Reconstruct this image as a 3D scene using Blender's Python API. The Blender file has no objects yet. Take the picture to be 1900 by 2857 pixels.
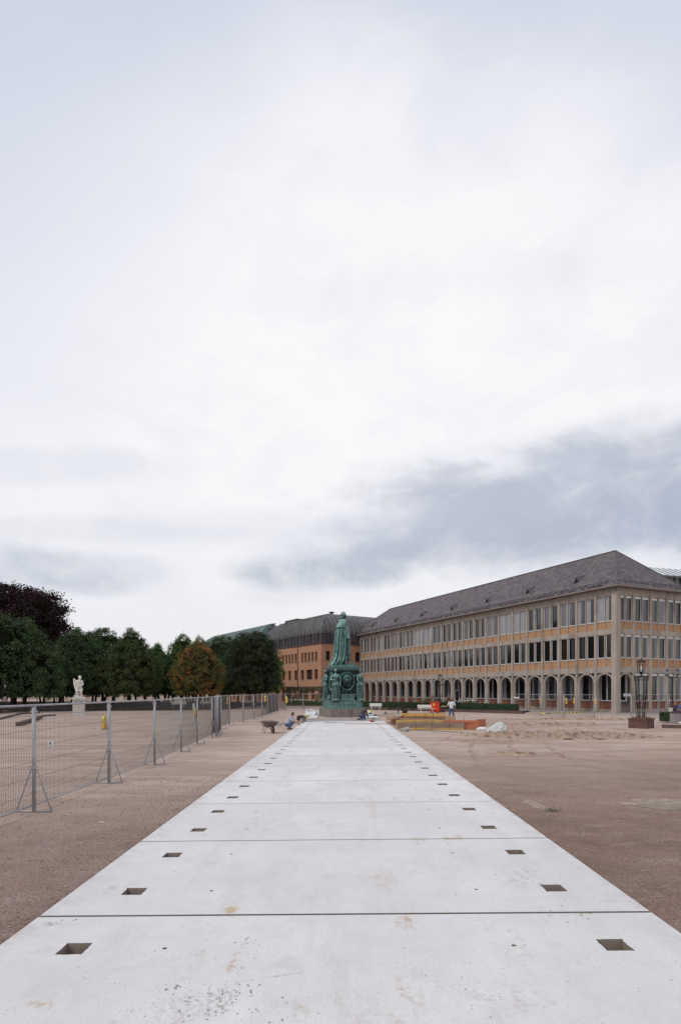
import bpy, bmesh, math, random
from mathutils import Vector, Matrix, noise
R = math.radians
PI = math.pi
scene = bpy.context.scene
col = scene.collection
random.seed(7)

# ------------------------------------------------------------------ camera
H = 2.3                       # eye height
F = 1630.0; PX = 941.0; PY = 1930.0      # focal length and principal point, in pixels of the 1900 x 2857 photograph
TH = .01012                   # the lens axis points slightly left of the walkway
cd = bpy.data.cameras.new('camera'); cam = bpy.data.objects.new('camera', cd); col.objects.link(cam)
cam.location = (0, 0, H); cam.rotation_euler = (R(90), 0, TH)
cd.sensor_fit = 'VERTICAL'; cd.sensor_height = 36; cd.sensor_width = 36 * 1900 / 2857
cd.lens = 36 * F / 2857
cd.shift_x = (950 - PX) / 2857; cd.shift_y = (PY - 1428.5) / 2857
cd.clip_start = .1; cd.clip_end = 5000
scene.camera = cam
scene.render.resolution_x = 680; scene.render.resolution_y = 1024

def cw(x, d, z=0.0):          # camera-frame ground coordinates -> world
    return Vector((x * math.cos(TH) - d * math.sin(TH), x * math.sin(TH) + d * math.cos(TH), z))
def atd(px, d, z=0.0): return cw((px - PX) / F * d, d, z)
def at(px, py, z=0.0): return atd(px, (H - z) * F / (py - PY), z)
def zat(py, d): return H + (PY - py) / F * d

# ------------------------------------------------------------------ world and sun (overcast)
SUN_EL, SUN_AZ = 48, -128       # azimuth from the walkway's direction, minus = left
w = bpy.data.worlds.new('World'); scene.world = w; w.use_nodes = True
nt = w.node_tree; nt.nodes.clear(); NN = nt.nodes; LL = nt.links
def N(t, **k):
    n = NN.new(t)
    for a, b in k.items(): setattr(n, a, b)
    return n
def M(op, a, b=None, c=None, clamp=False):
    n = NN.new('ShaderNodeMath'); n.operation = op; n.use_clamp = clamp
    for i, v in enumerate((a, b, c)):
        if v is None: continue
        if isinstance(v, (int, float)): n.inputs[i].default_value = v
        else: LL.new(v, n.inputs[i])
    return n.outputs[0]
def RGBMIX(f, a, b):
    n = NN.new('ShaderNodeMix'); n.data_type = 'RGBA'; n.clamp_factor = True
    if isinstance(f, (int, float)): n.inputs[0].default_value = f
    else: LL.new(f, n.inputs[0])
    for s, v in ((6, a), (7, b)):
        if isinstance(v, tuple): n.inputs[s].default_value = (*v, 1)
        else: LL.new(v, n.inputs[s])
    return n.outputs[2]
tc = N('ShaderNodeTexCoord'); sep = N('ShaderNodeSeparateXYZ'); LL.new(tc.outputs['Generated'], sep.inputs[0])
ay = M('ADD', M('ABSOLUTE', sep.outputs[1]), .04)
U = M('DIVIDE', sep.outputs[0], ay); V = M('DIVIDE', sep.outputs[2], ay)
def NOI(scale, detail, rough, vec, dist=0.0, sx=1, sy=1, sz=1, off=(0, 0, 0)):
    mp = N('ShaderNodeMapping'); mp.inputs['Scale'].default_value = (sx, sy, sz); mp.inputs['Location'].default_value = off
    LL.new(vec, mp.inputs[0])
    n = N('ShaderNodeTexNoise'); n.inputs['Scale'].default_value = scale; n.inputs['Detail'].default_value = detail
    n.inputs['Roughness'].default_value = rough; n.inputs['Distortion'].default_value = dist
    LL.new(mp.outputs[0], n.inputs['Vector']); return n.outputs['Fac']
G = tc.outputs['Generated']
nA = NOI(2.2, 6, .5, G, .2, 1, 1, 2.2)            # large cloud shapes, flattened
nB = NOI(6.5, 8, .55, G, .35, 1, 1, 1.9, (3, 1, 5))      # smaller wisps
nD = NOI(5.0, 12, .62, G, .5, 1, 1, 2.0, (11, 4, 2))      # torn detail
nC = NOI(1.3, 3, .5, G, 0, 1, 1, 1.5, (7, 2, 1))
def blob(u0, v0, su, sv, tilt=0.0, wob=1.0):       # soft ellipse round a direction of the sky, 1 inside -> 0
    du = M('SUBTRACT', U, u0); dv = M('SUBTRACT', M('SUBTRACT', V, v0), M('MULTIPLY', du, tilt))
    q = M('ADD', M('POWER', M('DIVIDE', du, su), 2.0), M('POWER', M('DIVIDE', dv, sv), 2.0))
    q = M('ADD', q, M('MULTIPLY', M('SUBTRACT', nB, .5), 2.6 * wob))
    q = M('ADD', q, M('MULTIPLY', M('SUBTRACT', nA, .5), 2.2 * wob))
    mr = N('ShaderNodeMapRange'); mr.interpolation_type = 'SMOOTHSTEP'
    LL.new(q, mr.inputs[0]); mr.inputs[1].default_value = 0.0; mr.inputs[2].default_value = 1.7 if wob > .3 else 2.4
    mr.inputs[3].default_value = 1; mr.inputs[4].default_value = 0
    return mr.outputs[0]
# thin veil over a pale blue-lavender upper sky
mr = N('ShaderNodeMapRange'); mr.interpolation_type = 'SMOOTHSTEP'; LL.new(M('ADD', V, M('MULTIPLY', M('SUBTRACT', nC, .5), .5)), mr.inputs[0])
mr.inputs[1].default_value = .55; mr.inputs[2].default_value = 1.25
base = RGBMIX(mr.outputs[0], (.87, .865, .895), (.61, .65, .77))
base = RGBMIX(M('MULTIPLY', blob(0.0, .62, .62, .42, 0, .5), .9), base, (.945, .935, .95))
base = RGBMIX(M('MULTIPLY', blob(-.75, .95, .55, .5, 0, .6), .45), base, (.56, .615, .75))
veil = M('MULTIPLY', M('SUBTRACT', nB, .48), .9, clamp=True)
base = RGBMIX(veil, base, (.66, .70, .80))
hz = N('ShaderNodeMapRange'); hz.interpolation_type = 'SMOOTHSTEP'; LL.new(V, hz.inputs[0])
hz.inputs[1].default_value = .22; hz.inputs[2].default_value = .03; hz.inputs[3].default_value = 0; hz.inputs[4].default_value = .85
base = RGBMIX(hz.outputs[0], base, (.83, .82, .845))
DM = N('ShaderNodeMapRange'); LL.new(nD, DM.inputs[0]); DM.inputs[1].default_value = .36; DM.inputs[2].default_value = .60; DM.inputs[3].default_value = .50; DM.inputs[4].default_value = 1.15
for (u0, v0, su, sv, t, a, c) in (
        (.40, .315, .40, .11, .10, 1.0, (.44, .48, .58)),
        (.26, .34, .20, .05, .15, .5, (.55, .59, .69)),
        (.52, .28, .22, .05, .05, .65, (.38, .44, .57)),
        (.27, .255, .14, .035, .12, .50, (.38, .43, .54)),
        (.24, .30, .26, .085, .10, .85, (.47, .505, .60)),
        (.0, .21, .17, .038, .05, .9, (.46, .51, .60)),
        (-.10, .165, .08, .022, .05, .25, (.48, .53, .62)),
        (-.46, .195, .18, .042, -.02, .80, (.45, .505, .61)),
        (-.30, .27, .30, .03, .03, .4, (.62, .65, .73)),
        (-.50, .37, .26, .03, .0, .35, (.66, .69, .77)),
        (.02, .27, .16, .03, .2, .50, (.60, .64, .73))):
    base = RGBMIX(M('MULTIPLY', M('MULTIPLY', blob(u0, v0, su, sv, t, 1.15), a), DM.outputs[0], clamp=True), base, c)
# faint mottling of the whole veil
MT = N('ShaderNodeMapRange'); LL.new(nD, MT.inputs[0]); MT.inputs[1].default_value = .50; MT.inputs[2].default_value = .70; MT.inputs[3].default_value = 0; MT.inputs[4].default_value = .24
base = RGBMIX(MT.outputs[0], base, (.70, .72, .79))
sky = N('ShaderNodeTexSky', sky_type='NISHITA'); sky.sun_disc = False
sky.sun_elevation = R(SUN_EL); sky.sun_rotation = R(SUN_AZ); sky.air_density = 1.2; sky.dust_density = 3
sc = N('ShaderNodeVectorMath', operation='SCALE'); LL.new(base, sc.inputs[0]); sc.inputs[3].default_value = 10.6
fin = RGBMIX(.95, sky.outputs[0], sc.outputs[0])
# below the horizon: dim ground tone
bg = N('ShaderNodeBackground'); LL.new(fin, bg.inputs[0]); bg.inputs[1].default_value = .1
out = N('ShaderNodeOutputWorld'); LL.new(bg.outputs[0], out.inputs[0])
sd = bpy.data.lights.new('sun', 'SUN'); sd.energy = 1.45; sd.angle = R(18); sd.color = (1, .96, .9)
so = bpy.data.objects.new('sun', sd); col.objects.link(so)
so.rotation_euler = (R(90 - SUN_EL), 0, R(180 - SUN_AZ) )
# sun shines from azimuth SUN_AZ (left of +Y)
dv = Vector((math.sin(R(SUN_AZ)) * math.cos(R(SUN_EL)), math.cos(R(SUN_AZ)) * math.cos(R(SUN_EL)), math.sin(R(SUN_EL))))
so.rotation_euler = dv.to_track_quat('Z', 'Y').to_euler()
vs = scene.view_settings; vs.view_transform = 'Standard'; vs.look = 'None'; vs.gamma = 1; vs.exposure = 0
scene.cycles.max_bounces = 6; scene.cycles.diffuse_bounces = 3

# ------------------------------------------------------------------ materials
MATS = {}
def mat(name, c1, c2=None, scale=4.0, rough=.8, bump=0.0, bscale=None, c3=None, s3=.6, metal=0.0, spec=.3, detail=6, stretch=(1, 1, 1), contrast=(.35, .65)):
    if name in MATS: return MATS[name]
    m = bpy.data.materials.new(name); m.use_nodes = True; t = m.node_tree; nd = t.nodes; b = nd['Principled BSDF']
    b.inputs['Roughness'].default_value = rough; b.inputs['Metallic'].default_value = metal
    b.inputs['Specular IOR Level'].default_value = spec
    tcn = nd.new('ShaderNodeTexCoord'); mp = nd.new('ShaderNodeMapping'); mp.inputs['Scale'].default_value = stretch
    t.links.new(tcn.outputs['Object'], mp.inputs[0])
    def noi(s, d=detail):
        n = nd.new('ShaderNodeTexNoise'); n.inputs['Scale'].default_value = s; n.inputs['Detail'].default_value = d
        n.inputs['Roughness'].default_value = .6; t.links.new(mp.outputs[0], n.inputs['Vector']); return n
    if c2 is None: c2 = tuple(v * .75 for v in c1)
    n = noi(scale); rr = nd.new('ShaderNodeMapRange'); t.links.new(n.outputs['Fac'], rr.inputs[0])
    rr.inputs[1].default_value, rr.inputs[2].default_value = contrast
    mx = nd.new('ShaderNodeMix'); mx.data_type = 'RGBA'; t.links.new(rr.outputs[0], mx.inputs[0])
    mx.inputs[6].default_value = (*c1, 1); mx.inputs[7].default_value = (*c2, 1)
    outc = mx.outputs[2]
    if c3:
        n3 = noi(scale * s3, 3); r3 = nd.new('ShaderNodeMapRange'); t.links.new(n3.outputs['Fac'], r3.inputs[0])
        r3.inputs[1].default_value, r3.inputs[2].default_value = .52, .68
        m3 = nd.new('ShaderNodeMix'); m3.data_type = 'RGBA'; t.links.new(r3.outputs[0], m3.inputs[0])
        t.links.new(outc, m3.inputs[6]); m3.inputs[7].default_value = (*c3, 1); outc = m3.outputs[2]
    t.links.new(outc, b.inputs['Base Color'])
    if bump:
        nb = noi(bscale or scale * 4); bp = nd.new('ShaderNodeBump'); bp.inputs['Strength'].default_value = bump
        bp.inputs['Distance'].default_value = .02
        t.links.new(nb.outputs['Fac'], bp.inputs['Height']); t.links.new(bp.outputs[0], b.inputs['Normal'])
    MATS[name] = m; return m

class NT:      # small node-building helper for the bigger materials
    def __init__(s, name):
        s.m = bpy.data.materials.new(name); s.m.use_nodes = True; s.t = s.m.node_tree; s.n = s.t.nodes
        s.b = s.n['Principled BSDF']; s.tc = s.n.new('ShaderNodeTexCoord'); s.b.inputs['Specular IOR Level'].default_value = .25
        MATS[name] = s.m
    def lk(s, a, b): s.t.links.new(a, b)
    def map(s, src='Object', sc=(1, 1, 1), loc=(0, 0, 0), rot=(0, 0, 0)):
        m = s.n.new('ShaderNodeMapping'); m.inputs['Scale'].default_value = sc; m.inputs['Location'].default_value = loc; m.inputs['Rotation'].default_value = rot
        s.lk(s.tc.outputs[src] if isinstance(src, str) else src, m.inputs[0]); return m.outputs[0]
    def noise(s, scale, detail=5, rough=.6, vec=None, dist=0):
        n = s.n.new('ShaderNodeTexNoise'); n.inputs['Scale'].default_value = scale; n.inputs['Detail'].default_value = detail
        n.inputs['Roughness'].default_value = rough; n.inputs['Distortion'].default_value = dist
        s.lk(vec if vec else s.tc.outputs['Object'], n.inputs['Vector']); return n.outputs['Fac']
    def vor(s, scale, vec=None, feature='F1', out='Distance', rnd=1.0):
        n = s.n.new('ShaderNodeTexVoronoi'); n.feature = feature; n.inputs['Scale'].default_value = scale; n.inputs['Randomness'].default_value = rnd
        s.lk(vec if vec else s.tc.outputs['Object'], n.inputs['Vector']); return n.outputs[out]
    def rng(s, v, a, b, c=0, d=1, smooth=False):
        n = s.n.new('ShaderNodeMapRange'); s.lk(v, n.inputs[0])
        if smooth: n.interpolation_type = 'SMOOTHSTEP'
        for i, x in enumerate((a, b, c, d)): n.inputs[i + 1].default_value = x
        return n.outputs[0]
    def mix(s, f, a, b):
        n = s.n.new('ShaderNodeMix'); n.data_type = 'RGBA'
        if isinstance(f, (int, float)): n.inputs[0].default_value = f
        else: s.lk(f, n.inputs[0])
        for k, v in ((6, a), (7, b)):
            if isinstance(v, tuple): n.inputs[k].default_value = (*v, 1)
            else: s.lk(v, n.inputs[k])
        return n.outputs[2]
    def math(s, op, a, b=0.0, clamp=False):
        n = s.n.new('ShaderNodeMath'); n.operation = op; n.use_clamp = clamp
        for i, v in enumerate((a, b)):
            if isinstance(v, (int, float)): n.inputs[i].default_value = v
            else: s.lk(v, n.inputs[i])
        return n.outputs[0]
    def sep(s, src='Object'):
        n = s.n.new('ShaderNodeSeparateXYZ'); s.lk(s.tc.outputs[src], n.inputs[0]); return n.outputs
    def comb(s, x, y, z):
        n = s.n.new('ShaderNodeCombineXYZ')
        for i, v in enumerate((x, y, z)):
            if isinstance(v, (int, float)): n.inputs[i].default_value = v
            else: s.lk(v, n.inputs[i])
        return n.outputs[0]
    def bump(s, h, st=.5, dist=.02, prev=None):
        n = s.n.new('ShaderNodeBump'); n.inputs['Strength'].default_value = st; n.inputs['Distance'].default_value = dist
        s.lk(h, n.inputs['Height'])
        if prev: s.lk(prev, n.inputs['Normal'])
        return n.outputs[0]
    def done(s, colr, rough=.85, normal=None):
        s.lk(colr, s.b.inputs['Base Color'])
        if isinstance(rough, (int, float)): s.b.inputs['Roughness'].default_value = rough
        else: s.lk(rough, s.b.inputs['Roughness'])
        if normal: s.lk(normal, s.b.inputs['Normal'])
        return s.m

def m_ground():
    k = NT('ground_gravel'); xyz = k.sep()
    big = k.noise(.09, 4); mid = k.noise(.7, 6, .65); st = k.noise(1.0, 6, .65, k.map(sc=(.35, 1.6, 1)))
    fine = k.noise(28, 3, .8); peb = k.vor(38); peb2 = k.vor(14, out='Color'); pebl = k.n.new('ShaderNodeSeparateColor'); k.lk(peb2, pebl.inputs[0])
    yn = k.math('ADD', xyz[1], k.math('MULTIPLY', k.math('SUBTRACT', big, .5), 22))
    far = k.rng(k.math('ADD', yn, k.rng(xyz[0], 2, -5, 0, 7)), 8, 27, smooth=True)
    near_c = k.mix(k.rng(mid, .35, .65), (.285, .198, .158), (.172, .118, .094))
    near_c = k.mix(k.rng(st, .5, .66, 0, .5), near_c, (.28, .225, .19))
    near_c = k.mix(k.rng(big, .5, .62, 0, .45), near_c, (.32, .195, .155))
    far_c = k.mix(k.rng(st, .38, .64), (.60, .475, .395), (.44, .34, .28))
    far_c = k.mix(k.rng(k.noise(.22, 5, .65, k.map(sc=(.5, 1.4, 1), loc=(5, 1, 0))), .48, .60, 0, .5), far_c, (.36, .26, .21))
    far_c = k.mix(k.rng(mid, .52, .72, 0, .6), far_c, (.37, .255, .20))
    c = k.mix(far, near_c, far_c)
    # yellowish sand trodden in on the building-site side
    sx = k.rng(xyz[0], 4.5, 9, smooth=True); sy = k.rng(yn, 13, 24, smooth=True); s2 = k.rng(xyz[1], 48, 42)
    sn = k.rng(k.noise(.55, 7, .7, k.map(sc=(.5, 1.3, 1), loc=(3, 3, 0)), .6), .50, .62)
    ms = k.math('MULTIPLY', k.math('MULTIPLY', sx, sy), k.math('MULTIPLY', s2, sn))
    c = k.mix(k.math('MULTIPLY', ms, .9), c, (.36, .24, .15))
    # tyre tracks: dark bent pairs of lines
    bend = k.math('ADD', xyz[0], k.math('MULTIPLY', k.math('POWER', k.math('SUBTRACT', xyz[1], 14.0), 2.0), -.012))
    wv = k.math('ABSOLUTE', k.math('SUBTRACT', k.math('FRACT', k.math('MULTIPLY', k.math('ADD', bend, k.math('MULTIPLY', k.math('SUBTRACT', mid, .5), .5)), .62)), .5))
    tr = k.math('MULTIPLY', k.rng(wv, .10, .03), k.math('MULTIPLY', k.rng(xyz[0], 3.4, 5), k.rng(xyz[0], 10, 8)))
    tr = k.math('MULTIPLY', tr, k.math('MULTIPLY', k.rng(xyz[1], 17, 21), k.rng(xyz[1], 36, 32)))
    tr = k.math('MULTIPLY', tr, k.rng(k.noise(3, 4), .45, .6))
    c = k.mix(k.math('MULTIPLY', tr, .8), c, (.19, .125, .09))
    cp = k.rng(k.noise(2.2, 6, .7, k.map(sc=(.7, 1.5, 1), loc=(1, 6, 0))), .52, .64)
    c = k.mix(k.math('MULTIPLY', k.math('MULTIPLY', cp, k.rng(fine, .40, .60)), .55), c, (.40, .34, .31))
    # stones
    sp = k.rng(pebl.outputs[0], .82, .86); edge = k.rng(k.vor(14), .32, .22)
    spk = k.math('MULTIPLY', sp, edge)
    c = k.mix(k.math('MULTIPLY', spk, .40), c, (.42, .34, .30))
    fk = k.rng(fine, .30, .72); c = k.mix(k.math('MULTIPLY', k.rng(fine, .52, .40), .55), c, (.085, .058, .05))
    c = k.mix(k.math('MULTIPLY', k.rng(fine, .60, .70), .38), c, (.46, .37, .32))
    h = k.math('ADD', k.math('MULTIPLY', peb, .8), k.math('ADD', fk, k.math('MULTIPLY', mid, 2.0)))
    k.b.inputs['Specular IOR Level'].default_value = .08
    return k.done(c, .95, k.bump(h, .55, .012))
def m_slab():
    k = NT('white_concrete'); k.b.inputs['Specular IOR Level'].default_value = .2
    oi = k.n.new('ShaderNodeObjectInfo')
    geo = k.n.new('ShaderNodeNewGeometry'); P = geo.outputs['Position']
    big = k.noise(.55, 5, .6, P); mid = k.noise(3.2, 6, .65, P); fine = k.noise(95, 2, .6, P)
    brush = k.noise(130, 3, .65, k.map(P, (1, .14, 1), rot=(0, 0, R(-14))))
    c = k.mix(k.rng(big, .35, .65), (.74, .725, .71), (.64, .625, .612))
    c = k.mix(k.rng(mid, .45, .7, 0, .45), c, (.57, .555, .545))
    c = k.mix(k.rng(oi.outputs['Random'], 0, 1, 0, .5), c, (.56, .55, .54))
    c = k.mix(k.rng(k.noise(.9, 6, .7, k.map(P, (2.2, .35, 1), (2, 8, 0))), .50, .66, 0, .35), c, (.52, .50, .485))
    # rusty tan smudges, pinkish dust, cement splashes
    sm = k.math('MULTIPLY', k.rng(k.noise(1.1, 5, .62, k.map(P, (1.5, .8, 1), (4.2, 1.7, 0))), .615, .68), k.rng(k.noise(11, 4, .7, P), .42, .62))
    c = k.mix(k.math('MULTIPLY', sm, .85), c, (.47, .35, .23))
    sm2 = k.rng(k.noise(1.7, 6, .7, k.map(P, (1, 1, 1), (9, 5, 0))), .58, .72)
    c = k.mix(k.math('MULTIPLY', sm2, .55), c, (.55, .50, .49))
    def spot(x, y, sx, sy, amt, cc, c, rot=0.0, thr=(.42, .62), ns=9):
        v = k.map(P, (1, 1, 1), (-x, -y, 0)); v = k.map(v, (1 / sx, 1 / sy, 0), rot=(0, 0, R(rot))) if not rot else k.map(k.map(v, (1, 1, 1), rot=(0, 0, R(rot))), (1 / sx, 1 / sy, 0))
        ln = k.n.new('ShaderNodeVectorMath'); ln.operation = 'LENGTH'; k.lk(v, ln.inputs[0])
        return k.mix(k.math('MULTIPLY', k.math('MULTIPLY', k.rng(ln.outputs['Value'], 1.0, .35), k.rng(k.noise(ns, 5, .75, P), *thr)), amt), c, cc)
    c = spot(-.92, 4.88, .05, .24, 1.0, (.46, .33, .20), c); c = spot(-.90, 4.25, .14, .26, .7, (.27, .21, .17), c, thr=(.48, .58), ns=22); c = spot(-1.16, 4.15, .20, .3, .6, (.36, .27, .21), c, thr=(.50, .60), ns=18)
    c = spot(-1.17, 6.05, .10, .12, 1.0, (.50, .38, .20), c, thr=(.3, .5)); c = spot(-.55, 4.62, .36, .018, .7, (.48, .33, .29), c, -16, (.3, .6)); c = spot(-2.85, 5.72, .14, .07, .7, (.33, .31, .29), c, thr=(.3, .6))
    c = spot(1.2, 4.3, .5, .35, .45, (.45, .38, .34), c, thr=(.5, .62)); c = spot(.45, 7.0, .30, .5, .6, (.52, .40, .28), c, thr=(.46, .62)); c = spot(.55, 11.5, .14, 1.6, .6, (.50, .39, .30), c, thr=(.42, .6)); c = spot(-1.4, 10, .5, .8, .45, (.52, .41, .33), c, thr=(.48, .62)); c = spot(2.1, 6.9, .35, .3, .55, (.34, .31, .29), c, thr=(.5, .6), ns=16)
    py_ = k.n.new('ShaderNodeSeparateXYZ'); k.lk(P, py_.inputs[0]); ed = k.rng(k.math('ABSOLUTE', py_.outputs[0]), 2.75, 3.09)
    c = k.mix(k.math('MULTIPLY', ed, k.rng(mid, .40, .62, .05, .55)), c, (.47, .43, .40))
    v = k.vor(5.5, P); vc = k.vor(5.5, P, out='Color'); s = k.n.new('ShaderNodeSeparateColor'); k.lk(vc, s.inputs[0])
    pit = k.math('MULTIPLY', k.rng(k.math('ADD', v, k.math('MULTIPLY', mid, .12)), .155, .115), k.rng(s.outputs[0], .72, .76))
    v2 = k.vor(19, P); vc2 = k.vor(19, P, out='Color'); s2 = k.n.new('ShaderNodeSeparateColor'); k.lk(vc2, s2.inputs[0])
    pit2 = k.math('MULTIPLY', k.rng(v2, .17, .10), k.rng(s2.outputs[1], .80, .84))
    c = k.mix(k.math('MULTIPLY', pit, .5), c, (.27, .24, .22)); c = k.mix(k.math('MULTIPLY', pit2, .55), c, (.26, .24, .22))
    c = k.mix(k.rng(fine, .44, .34, 0, .30), c, (.36, .36, .37))
    c = k.mix(k.rng(brush, .48, .34, 0, .30), c, (.40, .40, .42))
    h = k.math('SUBTRACT', k.math('ADD', fine, k.math('MULTIPLY', brush, 1.2)), k.math('MULTIPLY', k.math('ADD', pit, pit2), 2.0))
    # upright faces brown-grey: shade inside the openings put into the colour
    nz = k.n.new('ShaderNodeSeparateXYZ'); k.lk(geo.outputs['True Normal'], nz.inputs[0])
    c = k.mix(k.rng(k.math('ABSOLUTE', nz.outputs[2]), .6, .4), c, (.25, .205, .175))
    return k.done(c, .9, k.bump(h, .35, .006))
def m_brick(name, a, b, mortar, sc=1.0, axis='y', bw=.24, bh=.075):
    k = NT(name); xyz = k.sep()
    hcoord = k.math('ADD', xyz[0], xyz[1])
    vec = k.comb(hcoord, xyz[2], 0.0)
    bt = k.n.new('ShaderNodeTexBrick'); k.lk(vec, bt.inputs['Vector'])
    bt.inputs['Color1'].default_value = (*a, 1); bt.inputs['Color2'].default_value = (*b, 1); bt.inputs['Mortar'].default_value = (*mortar, 1)
    bt.inputs['Scale'].default_value = 1; bt.inputs['Brick Width'].default_value = bw * sc; bt.inputs['Row Height'].default_value = bh * sc
    bt.inputs['Mortar Size'].default_value = .010 * sc; bt.inputs['Bias'].default_value = 0
    n = k.noise(.7, 5); n2 = k.noise(6, 4)
    c = k.mix(k.rng(n, .4, .7, 0, .35), bt.outputs['Color'], tuple(v * .72 for v in a))
    c = k.mix(k.rng(n2, .45, .7, 0, .3), c, tuple(min(1, v * 1.2) for v in b))
    return k.done(c, .9, k.bump(bt.outputs['Fac'], -.25, .01))
def m_slate(name, hx):
    k = NT(name); xyz = k.sep()
    vec = k.comb(xyz[hx], k.math('MULTIPLY', xyz[2], 1.45), 0.0)
    bt = k.n.new('ShaderNodeTexBrick'); k.lk(vec, bt.inputs['Vector'])
    bt.inputs['Color1'].default_value = (.088, .073, .080, 1); bt.inputs['Color2'].default_value = (.175, .150, .158, 1); bt.inputs['Mortar'].default_value = (.045, .036, .042, 1)
    bt.inputs['Scale'].default_value = 1; bt.inputs['Brick Width'].default_value = .42; bt.inputs['Row Height'].default_value = .46
    bt.inputs['Mortar Size'].default_value = .036; bt.inputs['Mortar Smooth'].default_value = .3
    n = k.noise(.35, 6, .7); n2 = k.noise(2.5, 4, .6)
    c = k.mix(k.rng(n, .46, .68, 0, .45), bt.outputs['Color'], (.135, .122, .105))
    c = k.mix(k.rng(n2, .5, .7, 0, .5), c, (.09, .077, .085))
    return k.done(c, .7, k.bump(bt.outputs['Fac'], -.4, .03))
def m_seam(name, a, b):
    k = NT(name); n = k.noise(.5, 6, .7, k.map(sc=(1, 1, .35))); n2 = k.noise(3, 4)
    c = k.mix(k.rng(n, .38, .66), a, b); c = k.mix(k.rng(n2, .5, .7, 0, .4), c, tuple(v * .6 for v in a))
    return k.done(c, .55)
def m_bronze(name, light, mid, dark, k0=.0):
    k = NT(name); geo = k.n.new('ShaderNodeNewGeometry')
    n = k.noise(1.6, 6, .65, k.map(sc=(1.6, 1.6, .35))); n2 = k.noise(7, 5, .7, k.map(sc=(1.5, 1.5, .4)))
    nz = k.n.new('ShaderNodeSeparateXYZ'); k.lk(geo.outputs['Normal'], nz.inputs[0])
    pt = k.rng(geo.outputs['Pointiness'], .46, .54)  # hollows stay dark: recess shade put into the colour
    wash = k.math('ADD', k.math('MULTIPLY', nz.outputs[2], .9), k.math('ADD', k.math('MULTIPLY', n2, 1.1), k.math('MULTIPLY', pt, .55)))  # wash also carries the recess shade from pt
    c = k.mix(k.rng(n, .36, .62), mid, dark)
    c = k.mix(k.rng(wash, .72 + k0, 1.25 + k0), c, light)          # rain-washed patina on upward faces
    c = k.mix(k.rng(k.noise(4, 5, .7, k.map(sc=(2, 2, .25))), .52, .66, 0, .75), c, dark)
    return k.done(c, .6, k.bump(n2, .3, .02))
def m_glass(name, base, rough=.08):
    m = mat(name, base, tuple(v * .6 for v in base), 1.2, rough, stretch=(3, 3, .15), spec=.75); return m
def m_leaf(name, a, b, cc=None, thr=.55):
    k = NT(name); k.b.inputs['Specular IOR Level'].default_value = .12
    geo = k.n.new('ShaderNodeNewGeometry'); P = geo.outputs['Position']
    n = k.noise(.6, 3, .5, P); n2 = k.noise(5, 2, .5, P); oi = k.n.new('ShaderNodeObjectInfo')
    c = k.mix(k.rng(n2, .35, .65), a, b)
    if cc:
        c = k.mix(k.rng(n, thr, thr + .12, 0, .9), c, cc)
    c = k.mix(k.rng(oi.outputs['Random'], 0, 1, 0, .35), c, tuple(v * .55 for v in a))
    return k.done(c, .7)

GROUND = m_ground(); SLAB = m_slab()
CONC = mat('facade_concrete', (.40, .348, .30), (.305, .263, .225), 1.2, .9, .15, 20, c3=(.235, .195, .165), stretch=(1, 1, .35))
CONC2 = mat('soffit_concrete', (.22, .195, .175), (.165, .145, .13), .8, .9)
ARCHM = mat('arch_stone', (.46, .42, .38), (.36, .325, .29), 2, .9)
BRK = m_brick('orange_brick', (.49, .26, .125), (.36, .18, .088), (.44, .30, .19))
BRKD = m_brick('red_brick', (.26, .105, .07), (.19, .075, .05), (.22, .12, .09))
BRK2 = m_brick('tan_orange_brick', (.47, .235, .135), (.38, .185, .105), (.40, .26, .18), 1.6)
SL1 = m_slate('slate_long', 1); SL2 = m_slate('slate_end', 0)
SEAM = m_seam('weathered_copper_roof', (.12, .122, .118), (.085, .078, .08))
SEAM2 = m_seam('green_copper_roof', (.20, .27, .255), (.14, .18, .175))
MANS = m_seam('dark_copper_cladding', (.055, .043, .048), (.085, .07, .075))
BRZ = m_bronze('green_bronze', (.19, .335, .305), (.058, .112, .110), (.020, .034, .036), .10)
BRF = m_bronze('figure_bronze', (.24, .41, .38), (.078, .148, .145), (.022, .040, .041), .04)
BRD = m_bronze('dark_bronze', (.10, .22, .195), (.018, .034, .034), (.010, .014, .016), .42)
GRAN = mat('granite', (.235, .205, .185), (.17, .145, .13), 3, .85, .1, 30, c3=(.13, .11, .10), stretch=(1, 1, .5))
STEEL = mat('galvanised_steel', (.42, .42, .43), (.29, .295, .31), 6, .5, metal=.2, spec=.5)
WIRE = mat('galvanised_wire', (.13, .115, .115), (.09, .08, .08), 6, .6, metal=.2)
IRON = mat('dark_iron', (.022, .02, .022), (.035, .03, .032), 8, .6)
FRAMEM = mat('window_frame_paint', (.58, .575, .58), (.48, .47, .48), 2, .6)
GLM = mat('dormer_glass', (.018, .014, .016), (.03, .025, .028), 2, .35, spec=.2)
GL = [m_glass('pane_dark', (.012, .011, .012)), m_glass('pane_brown', (.035, .02, .013)), mat('pane_curtain', (.21, .205, .21), (.10, .10, .105), 5, .2, stretch=(3, 3, .06), spec=.6),
      m_glass('pane_grey', (.06, .062, .07)), mat('pane_light_curtain', (.36, .37, .40), (.20, .205, .225), 5, .2, stretch=(3, 3, .06), spec=.6)]
BLIND = mat('white_blind', (.72, .72, .72), (.62, .62, .62), 3, .7)
REDST = mat('red_sandstone', (.145, .078, .065), (.095, .052, .046), 3, .9, .2, 20)
WOODY = mat('yellow_formwork', (.62, .38, .10), (.46, .28, .08), 4, .7, c3=(.32, .22, .12), stretch=(.4, 3, 3))
WOODB = mat('weathered_board', (.27, .195, .14), (.19, .135, .10), 5, .85, .2, 30, c3=(.32, .25, .2), stretch=(.3, 3, 3))
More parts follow.
